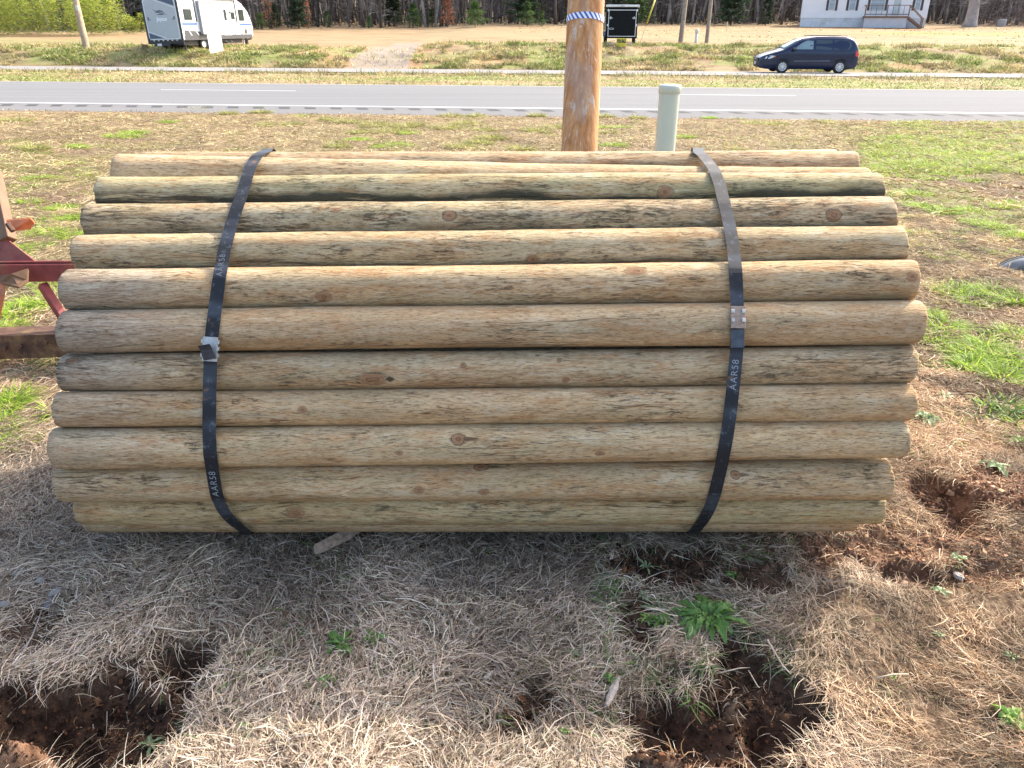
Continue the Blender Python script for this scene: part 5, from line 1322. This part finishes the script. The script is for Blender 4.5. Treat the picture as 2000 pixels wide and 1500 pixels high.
mesh_obj('lettering', me, sale, Matrix.Translation((0, -.014, 10.2 * k_)) @ Matrix.Rotation(R(90), 4, 'X') @ Matrix.Diagonal((.72, 1.6, 1, 1)))
b = MB(); b.box(-8 * k_, 8 * k_, -.014, -.011, 4.3 * k_, 4.9 * k_); b.build('ruled_line', simple('dull_olive_ink', (.42, .38, .05), .6), sale)

# ------------------------------------------------------------------ minivan on the far carriageway
vx = next(a for a in np.arange(10, 20, .01) if project([[a, 42.35 - KQ * a, -1.0]])[0][0] >= 1567); vy = 42.35 - KQ * vx
vz = float(np.interp(42.35, RD2[:, 0], RD2[:, 1])) + .004
van = thing('minivan', 'dark blue minivan with silver hubcaps driving on the far road', 'minivan', (vx, vy, vz), rz=-math.atan(KQ)); van.scale = (.92, .92, .93)
paint = simple('dark_blue_car_paint', (.010, .018, .048), .2, .2, .05, 2, 0, .6); trim = simple('black_car_plastic', (.015, .015, .018), .6)
VL = 5.09; X0 = -VL / 2
def roofz(x): return np.interp(x, [0, .06, .22, .7, 1.17, 1.35, 2.05, 2.3, 2.9, 3.7, 4.45, 4.72, 4.88, 5.0, 5.06, 5.09], [.55, .74, .84, .99, 1.12, 1.24, 1.63, 1.69, 1.75, 1.76, 1.735, 1.66, 1.48, 1.22, .80, .62])
def botz(x): return np.interp(x, [0, .15, .5, 4.6, 4.95, 5.09], [.40, .24, .20, .22, .27, .5])
def halfw(x): return np.interp(x, [0, .12, .4, 1.0, 4.3, 4.8, 5.0, 5.09], [.62, .78, .92, .97, .98, .94, .86, .78])
def side_y(x, z):
    belt = 1.03; top = roofz(x); w = halfw(x)
    if z <= .45: return w - .05 * (.45 - z) / .25
    if z <= belt: return w - .015 * (z - .45)
    s_ = (z - belt) / max(1.76 - belt, .01); return w - .01 - .27 * s_ ** 1.25
st_x = [0, .03, .08, .15, .25, .4, .6, .8, 1.0, 1.17, 1.3, 1.5, 1.7, 1.9, 2.05, 2.2, 2.5, 2.9, 3.3, 3.7, 4.1, 4.4, 4.55, 4.7, 4.8, 4.88, 4.95, 5.0, 5.04, 5.07, 5.09]
vs = []; NZ = 12
for x_ in st_x:
    zt = float(roofz(x_)); zb = float(botz(x_)); lp = []
    zsv = [zb + (zt - zb) * (1 - (1 - k / NZ) ** 1.0) for k in range(NZ + 1)]
    yt = float(side_y(x_, zt))
    for k, zz in enumerate(zsv):
        y_ = float(side_y(x_, zz)); e_ = (zt - zz)
        if e_ < .10: y_ -= .08 * (1 - e_ / .10) ** 2
        lp.append((x_ + X0, y_, zz - (.0 if k < NZ else .0)))
    crown = [(x_ + X0, (yt - .08) * f_, zt + .035 * (1 - f_ * f_) * (1 if x_ > .3 else .3)) for f_ in (.75, .4, 0)]
    half = lp + crown; full = half + [(a, -b_, c_) for (a, b_, c_) in half[::-1][1:]]
    vs += full
M_ = len(full); fs = []
for i in range(len(st_x) - 1):
    for k in range(M_ - 1): fs.append((i * M_ + k, (i + 1) * M_ + k, (i + 1) * M_ + k + 1, i * M_ + k + 1))
    fs.append((i * M_ + M_ - 1, (i + 1) * M_ + M_ - 1, (i + 1) * M_, i * M_))
fs.append(list(range(M_))); fs.append([(len(st_x) - 1) * M_ + k for k in range(M_)][::-1])
b = MB(); b.add(vs, fs, True); b.build('body', paint, van)
def side_panel(name, pl, mat, off=.006, sides=(-1, 1), parent=van, th=.012):
    res = []
    for sd in sides:
        b = MB(); V = [(x_ + X0, sd * (float(side_y(x_, z_)) + off), z_) for x_, z_ in pl]; k = len(pl); V += [(a, b_ - sd * th * 2, c_) for a, b_, c_ in V]
        b.add(V, [list(range(k)), list(range(k, 2 * k))[::-1]] + [(i, (i + 1) % k, k + (i + 1) % k, k + i) for i in range(k)]); res.append(b.build(name, mat, parent))
    return res
tint = simple('tinted_glass', (.03, .045, .055), .08, 0, .1, 1, 0, .8); clear = simple('pale_glass', (.16, .23, .24), .08, 0, .2, 1.5, 0, .9)  # light blue base of the pale glass stands in for reflected sky
side_panel('front_window', [(1.70, 1.16), (2.66, 1.16), (2.66, 1.56), (2.35, 1.575), (2.1, 1.47), (1.9, 1.33)], clear)
side_panel('middle_window', [(2.80, 1.16), (3.62, 1.14), (3.62, 1.60), (2.80, 1.60)], tint); side_panel('rear_window', [(3.72, 1.14), (4.50, 1.16), (4.62, 1.30), (4.56, 1.52), (4.40, 1.58), (3.72, 1.60)], tint)
# windscreen and backlight
def lid(name, xa, xb, fy, mat, off=.010, n=5):
    b = MB(); vs = []
    xsn = np.linspace(xa, xb, n)
    for x_ in xsn:
        zt = float(roofz(x_)); yt = float(side_y(x_, zt)) - .08
        for f_ in (-1, -.5, 0, .5, 1): vs.append((x_ + X0 - .01, f_ * fy * yt, zt + .035 * (1 - f_ * f_ * fy * fy) + off))
    fs = [(i * 5 + k, i * 5 + k + 1, i * 5 + k + 6, i * 5 + k + 5) for i in range(n - 1) for k in range(4)]
    b.add(vs, fs, True); o = b.build(name, mat, van); m = o.modifiers.new('s', 'SOLIDIFY'); m.thickness = .012; m.offset = -1; return o
lid('windscreen', 1.22, 2.02, .98, clear); lid('rear_screen', 4.75, 4.96, .9, tint)
side_panel('headlight', [(.26, .70), (.32, .80), (.55, .86), (.72, .85), (.66, .76), (.48, .70)], simple('headlamp_lens', (.62, .66, .70), .15), .012); side_panel('indicator', [(.66, .77), (.72, .855), (.80, .83), (.76, .78)], simple('amber_lens', (.7, .22, .04), .2), .016)
side_panel('tail_light', [(4.86, .86), (4.86, 1.10), (4.96, 1.10), (5.03, 1.02), (5.05, .88), (4.96, .82)], simple('red_lens', (.55, .03, .04), .2), .012)
side_panel('side_moulding', [(1.75, .58), (3.60, .60), (3.60, .64), (1.75, .62)], simple('grey_moulding', (.10, .12, .16), .4), .012)
side_panel('sliding_track', [(3.72, 1.085), (4.52, 1.085), (4.52, 1.11), (3.72, 1.11)], trim, .010)
side_panel('rocker_panel', [(.5, .22), (4.6, .22), (4.6, .30), (.5, .30)], trim, .008)
for xa in (2.32, 2.86): side_panel('door_handle', [(xa, .93), (xa + .18, .93), (xa + .18, .965), (xa, .965)], trim, .018)
for xa in (2.73, 3.66): side_panel('door_seam', [(xa, .32), (xa + .012, .32), (xa + .012, 1.5), (xa, 1.5)], trim, .003)
for sd in (-1, 1):
    b = MB(); b.box(1.60 + X0, 1.76 + X0, sd * .98 - .0 if sd > 0 else -1.16, 1.16 if sd > 0 else -.98, 1.08, 1.23); b.build('mirror', trim, van, .03)
b = MB(); b.box(-.02 + X0, .05 + X0, -.55, .55, .60, .74); b.box(-.015 + X0, .06 + X0, -.45, .45, .30, .42); b.build('grille', trim, van, .01)
b = MB(); b.box(-.035 + X0, -.012 + X0, -.16, .16, .42, .54); b.build('licence_plate', simple('plate_white', (.6, .6, .62)), van)
b = MB(); b.box(-.03 + X0, .0 + X0, -.25, .25, .66, .685); b.build('grille_bar', ltg, van)
b = MB(); 
for sd in (-1, 1): b.bar((2.5 + X0, sd * .60, 1.80), (4.4 + X0, sd * .60, 1.785), .03, .03)
b.build('roof_rail', trim, van)
for xc in (1.19, 4.12):
    for sd in (-1, 1):
        pts = [(xc + .385 * math.cos(R(a)), .33 + .385 * math.sin(R(a))) for a in range(-22, 203, 12)]
        b = MB(); V = [(x_ + X0, sd * (float(side_y(x_, max(z_, .25))) + .004), z_) for x_, z_ in pts]; V2 = [(a, b_ - sd * .05, c_) for a, b_, c_ in V]; k = len(V)
        b.add(V + V2, [list(range(k)), list(range(k, 2 * k))[::-1]] + [(i, (i + 1) % k, k + (i + 1) % k, k + i) for i in range(k)]); b.build('wheel_arch', simple('arch_black', (.006, .006, .007), .9), van)
        M = Matrix.Translation((xc + X0, sd * .90, .325)) @ Matrix.Rotation(R(90), 4, 'X')
        b = MB(); wv = .20; b.lathe([(.2, -wv / 2), (.30, -wv / 2), (.325, -wv * .3), (.325, wv * .3), (.30, wv / 2), (.2, wv / 2)], 32, M); ty_ = b.build('wheel', simple('tyre_rubber', (.02, .02, .02)), van)
        b = MB(); zz = -sd * .105
        b.lathe([(0, zz), (.06, zz), (.075, zz * .92)], 20, M); b.lathe([(.185, zz * .9), (.198, zz * 1.0), (.212, zz * .92)], 32, M)
        for j in range(10):
            a = 2 * math.pi * j / 10; c_, s_ = math.cos(a), math.sin(a); P_ = [(.06, -.016), (.19, -.034), (.19, .034), (.06, .016)]
            V = [M @ Vector((r_ * c_ - w_ * s_, r_ * s_ + w_ * c_, zz * .97)) for r_, w_ in P_] + [M @ Vector((r_ * c_ - w_ * s_, r_ * s_ + w_ * c_, zz * .80)) for r_, w_ in P_]
            b.add(V, [(0, 1, 2, 3), (7, 6, 5, 4), (0, 1, 5, 4), (1, 2, 6, 5), (2, 3, 7, 6), (3, 0, 4, 7)])
        b.build('hubcap', simple('silver_hubcap', (.62, .62, .62), .35, .5), ty_)
        b = MB(); b.lathe([(0, zz * .72), (.2, zz * .72)], 24, M); b.build('rim_back', simple('arch_black', (.006, .006, .007)), ty_)

# ------------------------------------------------------------------ white mobile home
hl = on_ground(1561, 52); hr_d = 84.0
dh = project(hl[None])[2][0]; kx = dh / F
HR = R(-18.0)
def _uh(s_): q_ = hl + np.array([math.cos(HR), math.sin(HR), 0]) * s_; return float(project(q_[None])[0][0])
HW = next(s_ for s_ in np.arange(8, 25, .02) if _uh(s_) >= 1806)
hs = thing('mobile_home', 'white mobile home with dark shutters and a timber porch at the woods edge', 'house', (hl[0], hl[1], gz(hl[0] + HW / 2, hl[1]) - .05), rz=HR)
sid = NT('white_lap_siding'); P = sid.coord(); zz_ = sid.sep(P)[2]; fr_ = sid.math('FRACT', sid.math('MULTIPLY', zz_, 7.0)); sid.bump(fr_, .25, .02)
sid_m = sid.fin(sid.mix(sid.mr(sid.noise(P, .8, 4, .6), .35, .7), (.76, .77, .77), (.83, .83, .82)), .6)
skm = simple('white_skirting', (.64, .66, .67), .6, 0, .06, 1.2, dirt=(.45, .44, .42)); shut = simple('dark_shutter', (.06, .055, .06), .6); twd = simple('brown_deck_timber', (.20, .12, .075), .8, 0, .2, 5); pw = simple('blueish_pane', (.32, .40, .44), .1, 0, .1, 1, 0, .8)
z_sk = 16.5 * kx; Hw = z_sk + 2.55; dp = 8.2
b = MB(); b.box(0.04, HW - .04, .04, dp, 0, z_sk); b.build('skirting', skm, hs)
b = MB(); b.box(0, HW, 0, dp, z_sk, Hw); b.build('wall', sid_m, hs)
b = MB(); b.prism([(-.4, Hw - .02), (dp + .4, Hw - .02), (dp / 2, Hw + 1.5)], HW + .6, Matrix(((0, 0, 1, -.3), (1, 0, 0, 0), (0, 1, 0, 0), (0, 0, 0, 1)))); b.build('roof', simple('grey_shingle', (.12, .12, .13), .9, 0, .3, 6), hs)
def hwin(x0, x1, z0, z1, sh=True, name='window'):
    b = MB(); b.box(x0, x1, -.05, .0, z0, z1); f = b.build(name, ltg, hs)
    b = MB(); b.box(x0 + .07, x1 - .07, -.06, -.05, z0 + .07, (z0 + z1) / 2 - .02); b.box(x0 + .07, x1 - .07, -.06, -.05, (z0 + z1) / 2 + .02, z1 - .07); b.build('pane', pw, f)
    if sh:
        for xx in (x0 - .24, x1 + .03): b = MB(); b.box(xx, xx + .21, -.045, .0, z0 - .02, z1 + .02); b.build('shutter', shut, f)
PXH = lambda u: next(s_ for s_ in np.arange(0, 25, .02) if _uh(s_) >= u)
zwin = 30 * kx; ztop = z_sk + 2.2
hwin(PXH(1612), PXH(1624), zwin, ztop); hwin(PXH(1651), PXH(1664), zwin, ztop); hwin(PXH(1692), PXH(1720), zwin, ztop); hwin(PXH(1778), PXH(1789), zwin, ztop)
b = MB(); b.box(PXH(1737), PXH(1751), -.05, 0, z_sk + .30, z_sk + 2.25); dr = b.build('door', simple('pale_green_door', (.50, .55, .54), .5), hs)
b = MB(); b.box(PXH(1748), PXH(1749), -.10, -.05, z_sk + 1.2, z_sk + 1.35); b.build('handle', blk, dr)
# porch
px0, px1 = PXH(1681), PXH(1766); zd = z_sk + .18; pd = 2.0
b = MB(); b.box(px0, px1, -pd, -.01, zd - .16, zd); po = b.build('porch', twd, hs)
b = MB()
for k in range(9):
    xx = px0 + .04 + (px1 - px0 - .08) * k / 8; 
    if k % 4 == 0: b.box(xx - .05, xx + .05, -pd - .0, -pd + .10, zd, zd + .95)
    else: b.box(xx - .02, xx + .02, -pd + .02, -pd + .06, zd + .08, zd + .9)
b.box(px0, px1, -pd - .02, -pd + .12, zd + .93, zd + .99); b.box(px0, px1, -pd, -pd + .08, zd + .12, zd + .2)
b.box(px0 - .02, px0 + .06, -pd, -.02, zd + .93, zd + .99); b.build('railing', twd, po)
b = MB(); b.box(px0 + .05, px1 - .1, -pd + .08, -pd + .12, 0.0, zd - .16); b.build('lattice_panel', simple('pale_lattice', (.50, .51, .53), .7, 0, .08, 2), po)
b = MB()
for k in range(5):
    xa = px1 + k * .27; za = zd - .18 * (k + 1); b.box(xa, xa + .30, -pd + .05, -pd + 1.05, za - .04, za)
b.build('step', simple('worn_step_board', (.40, .33, .27), .8), po)
for yy in (-pd + .02, -pd + 1.05):
    b = MB(); b.bar((px1 - .02, yy, zd - .12), (px1 + 1.35, yy, -.02), .04, .22, (0, 0, 1)); b.bar((px1, yy, zd + .95), (px1 + 1.32, yy, .85), .05, .07); b.box(px1 + 1.27, px1 + 1.36, yy - .04, yy + .04, 0, .9); b.build('stair_rail', twd, po)

# ------------------------------------------------------------------ woods
TR = [(.13, .108, .095), (.20, .175, .16), (.09, .075, .065), (.30, .27, .245)]
bark_m = [simple('tree_bark_%d' % i, c_, .9, 0, .3, 3, .5) for i, c_ in enumerate(TR)]
twig_m = leafy('bare_twigs', .0, .9); needle_m = leafy('needles', .3, .7); 
def tree_mesh(seed, hgt, r0, twc, ntw=260, low=1.2, mat=None):
    rg = np.random.default_rng(seed); b = MB()
    pts = [(0, 0, -.3)]; n = 9; dx, dy = rg.normal(0, .25, 2)
    for i in range(1, n + 1):
        s = i / n; pts.append((dx * s + .10 * math.sin(s * 5 + seed), dy * s + .10 * math.cos(s * 4 + seed), hgt * s))
    rr = [r0 * (1 - .75 * (i / n)) * (1.25 if i == 0 else 1) for i in range(n + 1)]
    b.tube(pts, rr, 7); tr = b
    # crown of bare limbs: ribbons
    sp = Soup(); hz = rg.uniform(low, hgt, ntw // 7) ** 1.0
    A = rg.uniform(0, 6.28, len(hz)); LL = rg.uniform(.7, 2.2, len(hz)) * (1.1 - .5 * hz / hgt)
    sp.add(*strands(np.stack([np.interp(hz, [p[2] for p in pts], [p[0] for p in pts]), np.interp(hz, [p[2] for p in pts], [p[1] for p in pts]), hz], 1), A, LL, rg.uniform(.03, .07, len(hz)), rg.uniform(.15, .7, len(hz)), rg.uniform(-.1, .3, len(hz)), rg.normal(0, .4, len(hz)), rg.normal(1.2, .3, len(hz)), pick([twc], len(hz), .2, rg), seg=3))
    k = rg.integers(0, len(hz), ntw); s = rg.uniform(.2, .95, ntw); bx = np.cos(A[k]) * LL[k] * s; by = np.sin(A[k]) * LL[k] * s
    sp.add(*strands(np.stack([bx, by, hz[k] + LL[k] * .4 * s], 1), A[k] + rg.normal(0, .9, ntw), rg.uniform(.25, .9, ntw), rg.uniform(.012, .03, ntw), rg.uniform(-.1, .8, ntw), rg.uniform(0, .3, ntw), rg.normal(0, .6, ntw), rg.normal(1.0, .5, ntw), pick([twc], ntw, .3, rg), seg=2))
    return tr, sp
protos = []
for i in range(7):
    hg = [11, 13, 12, 10, 14, 9, 12][i]; r0 = [.12, .15, .09, .13, .17, .08, .11][i]
    o = thing('bare_tree', 'thin bare grey-brown tree trunk in the dense woods behind the field', 'tree', (0, 0, 0), group='bare trees in the woods')
    tr, sp = tree_mesh(40 + i, hg, r0, TR[(i + 1) % 4], 300)
    tr.build('trunk', bark_m[i % 4], o); sp.build('crown', twig_m, o); protos.append(o)
R3 = random.Random(11)
def woods_front(x): # q position of the woods edge
    return float(np.interp(x, [-80, -42, -30, 0, 20, 60, 90], [80, 84, 90, 96, 97, 97, 94]))
spots = []
tries = 0
while len(spots) < 250 and tries < 9000:
    tries += 1
    x_ = R3.uniform(-68, 74); dep = R3.random() ** 1.3 * 24; y_ = woods_front(x_) + dep + .5
    if 33 < x_ < 51 and y_ < 108: continue
    u_, v_, d_ = project([[x_, y_, gz(x_, y_)]]); 
    if not (-40 < u_[0] < 2040): continue
    if all((x_ - a) ** 2 + (y_ - b_) ** 2 > .5 for a, b_ in spots): spots.append((x_, y_))
for i, (x_, y_) in enumerate(spots):
    o = protos[i] if i < len(protos) else copy_tree(protos[i % len(protos)])
    o.location = (x_, y_, gz(x_, y_)); s_ = R3.uniform(.8, 1.25); o.scale = (s_, s_, R3.uniform(.85, 1.2)); o.rotation_euler = (R3.gauss(0, .03), R3.gauss(0, .04), R3.uniform(0, 6.28))
# mass of further trunks, brush and leaf litter as one wood
wd = Soup(); n = 8000
x = rng.uniform(-170, 175, n); y = np.array([woods_front(a) for a in x]) + 2 + rng.random(n) ** .8 * 60; z = height(x, y)
kk = ~((x > 33) & (x < 51) & (y < 108)); x, y, z = x[kk], y[kk], z[kk]; n = len(x)
for rl in (0.0, 1.57):
    L = rng.uniform(9, 14, n); c_ = pick(TR, n, .25) * np.where(rng.random(n) < .10, 1.7, .7)[:, None]
    W_ = rng.uniform(.10, .30, n); V, Q_, C = strands(np.stack([x, y, z - .2], 1), rng.uniform(0, 6.28, n), L, W_, np.full(n, .995), rng.uniform(0, .02, n), np.zeros(n), np.full(n, rl), c_, seg=2, tip=.5)
    # upright blades: widen sideways across the view
    Vv = V.reshape(n, 3, 2, 3); ctr = Vv.mean(2, keepdims=True); w = (W_[:, None] * np.array([.5, .42, .3])[None])
    dirv = np.array([1.0, 0, 0]) if rl == 0 else np.array([0, 1.0, 0])
    Vv = ctr + np.array([-1, 1])[None, None, :, None] * w[:, :, None, None] * dirv
    wd.add(Vv.reshape(-1, 3), Q_, C)
# brush: twigs and dead leaves
n = 52000; x = rng.uniform(-110, 115, n); e_ = np.array([woods_front(a) for a in x]); y = e_ + rng.random(n) ** 1.2 * 34; z = height(x, y)
kk = ~((x > 33.5) & (x < 50.5) & (y < 106)); x, y, z = x[kk], y[kk], z[kk]; n = len(x)
hb = rng.random(n) ** 1.7 * 9
wd.add(*strands(np.stack([x, y, z + hb], 1), rng.uniform(0, 6.28, n), rng.uniform(.3, 1.3, n), rng.uniform(.03, .10, n), rng.uniform(-.3, .97, n), rng.uniform(0, .4, n), rng.normal(0, .7, n), rng.normal(.8, .6, n), pick([(.08, .065, .055), (.12, .10, .088), (.05, .043, .038), (.16, .135, .12), (.07, .085, .045)], n, .3), seg=2))
tag(wd.build('woods', twig_m), 'dense leafless brown woods forming the background behind the field', 'woods', None, 'stuff')
# evergreens and saplings at the edge
def pine_mesh(seed, hgt, rad, pal, n=1500, shape=1.0):
    rg = np.random.default_rng(seed); s = rg.random(n) ** .8; h_ = hgt * (.06 + .94 * s); r_ = rad * (1 - s) ** .8 * rg.uniform(.35, 1.08, n) + .05
    lay = (.75 + .35 * np.sin(h_ * 9 + seed)); a = rg.uniform(0, 6.28, n); lob = 1 + .25 * np.sin(a * 3 + seed + h_)
    r_ = r_ * lay * lob
    P_ = np.stack([np.cos(a) * r_, np.sin(a) * r_, h_], 1); sp = Soup()
    dark = .6 + .6 * fbm(np.cos(a) * 2 + h_, np.sin(a) * 2 + h_ * 1.3, seed, 2)[:, None]
    sp.add(*strands(P_, a + rg.normal(0, .6, n), rg.uniform(.12, .34, n) * hgt / 3, rg.uniform(.04, .09, n) * hgt / 3, rg.uniform(-.1, .8, n), rg.uniform(0, .5, n), rg.normal(0, .5, n), rg.normal(0, .9, n), pick(pal, n, .2, rg) * dark, seg=2))
    return sp
def evergreen(u, v, w, h_px, label, pal, seed, name='pine_sapling', cat='tree', group='young evergreens at the woods edge', yoff=0, n=1500):
    p = on_ground(u, v); p[1] += yoff; p[2] = gz(p[0], p[1]); d = project(p[None])[2][0]; k = d / F
    o = thing(name, label, cat, tuple(p), group=group); hgt = h_px * k; 
    b = MB(); b.tube([(0, 0, -.2), (0, .02, hgt * .5), (.02, 0, hgt * .96)], [.05 * hgt / 3, .035 * hgt / 3, .01], 6); b.build('trunk', bark_m[0], o)
    pine_mesh(seed, hgt, w / 2 * k, pal, n).build('crown', needle_m, o); return o
PG = [(.06, .12, .03), (.10, .17, .045), (.04, .08, .025), (.15, .21, .06)]; PB = [(.10, .17, .04), (.15, .24, .06), (.07, .13, .03)]; PDK = [(.04, .07, .03), (.06, .10, .045), (.03, .05, .022)]
evergreen(511, 58, 34, 30, 'rounded green bush at the woods edge just right of the camper', PB, 1, 'bush', 'bush')
evergreen(541, 57, 26, 44, 'dark conical evergreen second from the camper', PDK, 2)
evergreen(570, 58, 40, 90, 'tall grey-green pine trunked high behind the small bushes', PDK, 3, yoff=3, n=2200)
evergreen(722, 55, 16, 22, 'small pale green seedling pine left of the wide one', PB, 4); evergreen(808, 54, 44, 42, 'wide bright young pine at the woods edge, widest of the middle ones', PB, 5, n=2000)
evergreen(842, 53, 18, 32, 'narrow young pine right next to the widest one', PG, 6); evergreen(760, 54, 30, 100, 'tall dark pine behind, left of the red-leaved sapling', PDK, 7, yoff=4, n=2500)
evergreen(928, 53, 58, 46, 'broad leafy green pine in the middle of the woods edge', PB, 8, n=2200); evergreen(1030, 52, 44, 44, 'full green young pine nearest the striped pole on its left', PG, 9, n=2000)
evergreen(1058, 52, 18, 28, 'little pine between the full one and the striped pole', PG, 10); evergreen(1250, 50, 70, 90, 'dark green pine rising behind the black trailer', PG, 11, yoff=3, n=3000); evergreen(1215, 50, 50, 80, 'dark pine hidden mostly by the black trailer', PDK, 12, yoff=5, n=2000)
evergreen(1450, 52, 60, 110, 'tall dark pine mass between the grey poles and the house', PDK, 13, yoff=5, n=3000); evergreen(1505, 51, 30, 60, 'thin dark pine left of the house', PDK, 14, yoff=2)
evergreen(1030, 52, 70, 130, 'high dark pine crown behind the full young pine', PDK, 15, yoff=6, n=3000); evergreen(640, 54, 26, 30, 'low green pine by the fallen branch right of the camper', PG, 17); evergreen(1120, 51, 40, 60, 'dark pine directly behind the striped pole', PDK, 18, yoff=2)
RD_ = [(.34, .12, .05), (.42, .18, .07), (.26, .09, .05)]
evergreen(873, 54, 26, 66, 'sapling holding reddish dead leaves at the middle of the woods edge', RD_, 19, 'leafy_sapling', 'tree', 'saplings with dead leaves', yoff=1, n=700)
evergreen(520, 57, 40, 74, 'orange-leaved sapling above the round bush beside the camper', [(.50, .22, .08), (.42, .17, .07)], 20, 'leafy_sapling', 'tree', 'saplings with dead leaves', yoff=1.5, n=380)
evergreen(598, 56, 22, 60, 'thin sapling with a few orange leaves right of the tall grey-green pine', [(.50, .22, .08), (.40, .18, .08)], 21, 'leafy_sapling', 'tree', 'saplings with dead leaves', yoff=1, n=200)
# big grey trunk and brush at the upper right
p = on_ground(1893, 53); bt = thing('old_tree', 'stout pale grey tree trunk among brush at the upper right', 'tree', tuple(p))
b = MB(); b.tube([(0, 0, -.3), (.05, 0, .4), (0, 0, 2), (-.2, .1, 4.5), (.1, 0, 8), (0, 0, 12)], [.95, .62, .52, .45, .3, .1], 14); b.tube([(0, 0, 2.6), (1.2, 0, 4), (2.6, .2, 6.5)], [.25, .18, .08], 8); b.build('trunk', simple('pale_grey_bark', (.30, .27, .25), .9, 0, .25, 2, .5), bt)
tr, sp = tree_mesh(77, 12, .3, TR[3], 1600, 1.5); sp.build('crown', twig_m, bt)
br = Soup(); n = 9000; x = rng.uniform(46, 72, n); y = 92 + rng.random(n) * 8; 
kk = (x > 51.5); x, y = x[kk], y[kk]; n = len(x); z = height(x, y) + rng.random(n) ** 1.2 * 5.5
br.add(*strands(np.stack([x, y, z], 1), rng.uniform(0, 6.28, n), rng.uniform(.3, 1.1, n), rng.uniform(.02, .05, n), rng.uniform(-.2, .9, n), rng.uniform(0, .5, n), rng.normal(0, .9, n), rng.normal(.8, .6, n), pick([(.17, .13, .12), (.12, .09, .08), (.24, .19, .17)], n, .25), seg=3))
tag(br.build('brush', twig_m), 'tangle of leafless grey-brown brush at the woods edge right of the house', 'brush', None, 'stuff')
# ------------------------------------------------------------------ bamboo
bb = Soup(); culm = Soup(); BP = [(.33, .40, .055), (.42, .47, .09), (.24, .32, .045), (.52, .51, .12), (.17, .24, .04)]
Rb = np.random.default_rng(9)
def plume(x0, y0, hgt, rad, n):
    z0 = gz(x0, y0); lean = Rb.normal(0, .10, 2); s = Rb.random(n) ** .75; h_ = hgt * (.03 + .97 * s); r_ = rad * np.sin(np.clip(s * .9 + .1, 0, 1) * math.pi) ** .6 * Rb.random(n) ** .5
    a = Rb.uniform(0, 6.28, n); P_ = np.stack([x0 + lean[0] * h_ + np.cos(a) * r_, y0 + lean[1] * h_ + np.sin(a) * r_, z0 + h_], 1)
    tint_ = Rb.uniform(.75, 1.2)
    bb.add(*strands(P_, a + Rb.normal(0, .5, n), Rb.uniform(.16, .42, n), Rb.uniform(.03, .065, n), Rb.uniform(-.1, .85, n), Rb.uniform(.1, .6, n), Rb.normal(0, .4, n), Rb.normal(0, .8, n), pick(BP, n, .18, Rb) * tint_ * (.65 + .45 * s[:, None]), seg=2))
for i in range(86):
    u_ = Rb.uniform(-60, 262); p = on_ground(u_, 71); y_ = p[1] + Rb.random() ** 1.3 * 8; x_ = p[0] * y_ / p[1]
    hh_ = Rb.uniform(2.6, 5.2) * (1 if u_ < 200 else .75 - .3 * (u_ > 245)); plume(x_, y_, hh_, Rb.uniform(.4, .8), int(300 * hh_ / 4))
for (u_, hh_) in ((283, 1.7), (268, 1.3), (256, 1.5)): p = on_ground(u_, 67); plume(p[0], p[1], hh_, .4, 260)
tag(bb.build('bamboo', leafy('bamboo_leaves', .5, .6)), 'feathery yellow-green bamboo thicket at the far left edge of the field', 'bamboo', None, 'stuff')
# dark pines behind the bamboo
for i, (u_, hp) in enumerate(((40, 150), (110, 170), (190, 160), (250, 150), (300, 140))):
    evergreen(u_, 66, 80, hp, ['dark pine behind the left end of the bamboo', 'dark pine behind the bamboo, between the left end and the leaning pole', 'dark pine behind the bamboo right of the leaning pole', 'dark pine rising over the right end of the bamboo', 'dark pine just left of the camper roof'][i], PDK, 60 + i, yoff=14, n=3000)
# ------------------------------------------------------------------ daylight
SUN_EL, SUN_AZ = R(38.5), math.atan2(.74, .70)     # azimuth from +Y towards +X
sv = Vector((math.sin(SUN_AZ) * math.cos(SUN_EL), math.cos(SUN_AZ) * math.cos(SUN_EL), math.sin(SUN_EL)))
sl = bpy.data.lights.new('sun', 'SUN'); sl.energy = 2.05; sl.angle = R(.53); sl.color = (1.0, .93, .82)
so = bpy.data.objects.new('sun', sl); COL.objects.link(so); so.rotation_euler = sv.to_track_quat('Z', 'Y').to_euler(); so.location = sv * 60
W = bpy.data.worlds.new('World'); S.world = W; W.use_nodes = True
nt = W.node_tree; bg = nt.nodes['Background']; sk = nt.nodes.new('ShaderNodeTexSky'); sk.sky_type = 'NISHITA'; sk.sun_disc = False
sk.sun_elevation = SUN_EL; sk.sun_rotation = SUN_AZ; sk.air_density = 1.0; sk.dust_density = 5.0; sk.ozone_density = 1.0; sk.altitude = 200
nt.links.new(sk.outputs[0], bg.inputs[0]); bg.inputs[1].default_value = .15
S.view_settings.view_transform = 'Standard'; S.view_settings.look = 'None'; S.view_settings.exposure = 1.84; S.view_settings.gamma = 1
S.render.engine = 'CYCLES'
S.cycles.max_bounces = 8; S.cycles.diffuse_bounces = 4; S.cycles.transparent_max_bounces = 8; S.cycles.use_denoising = True
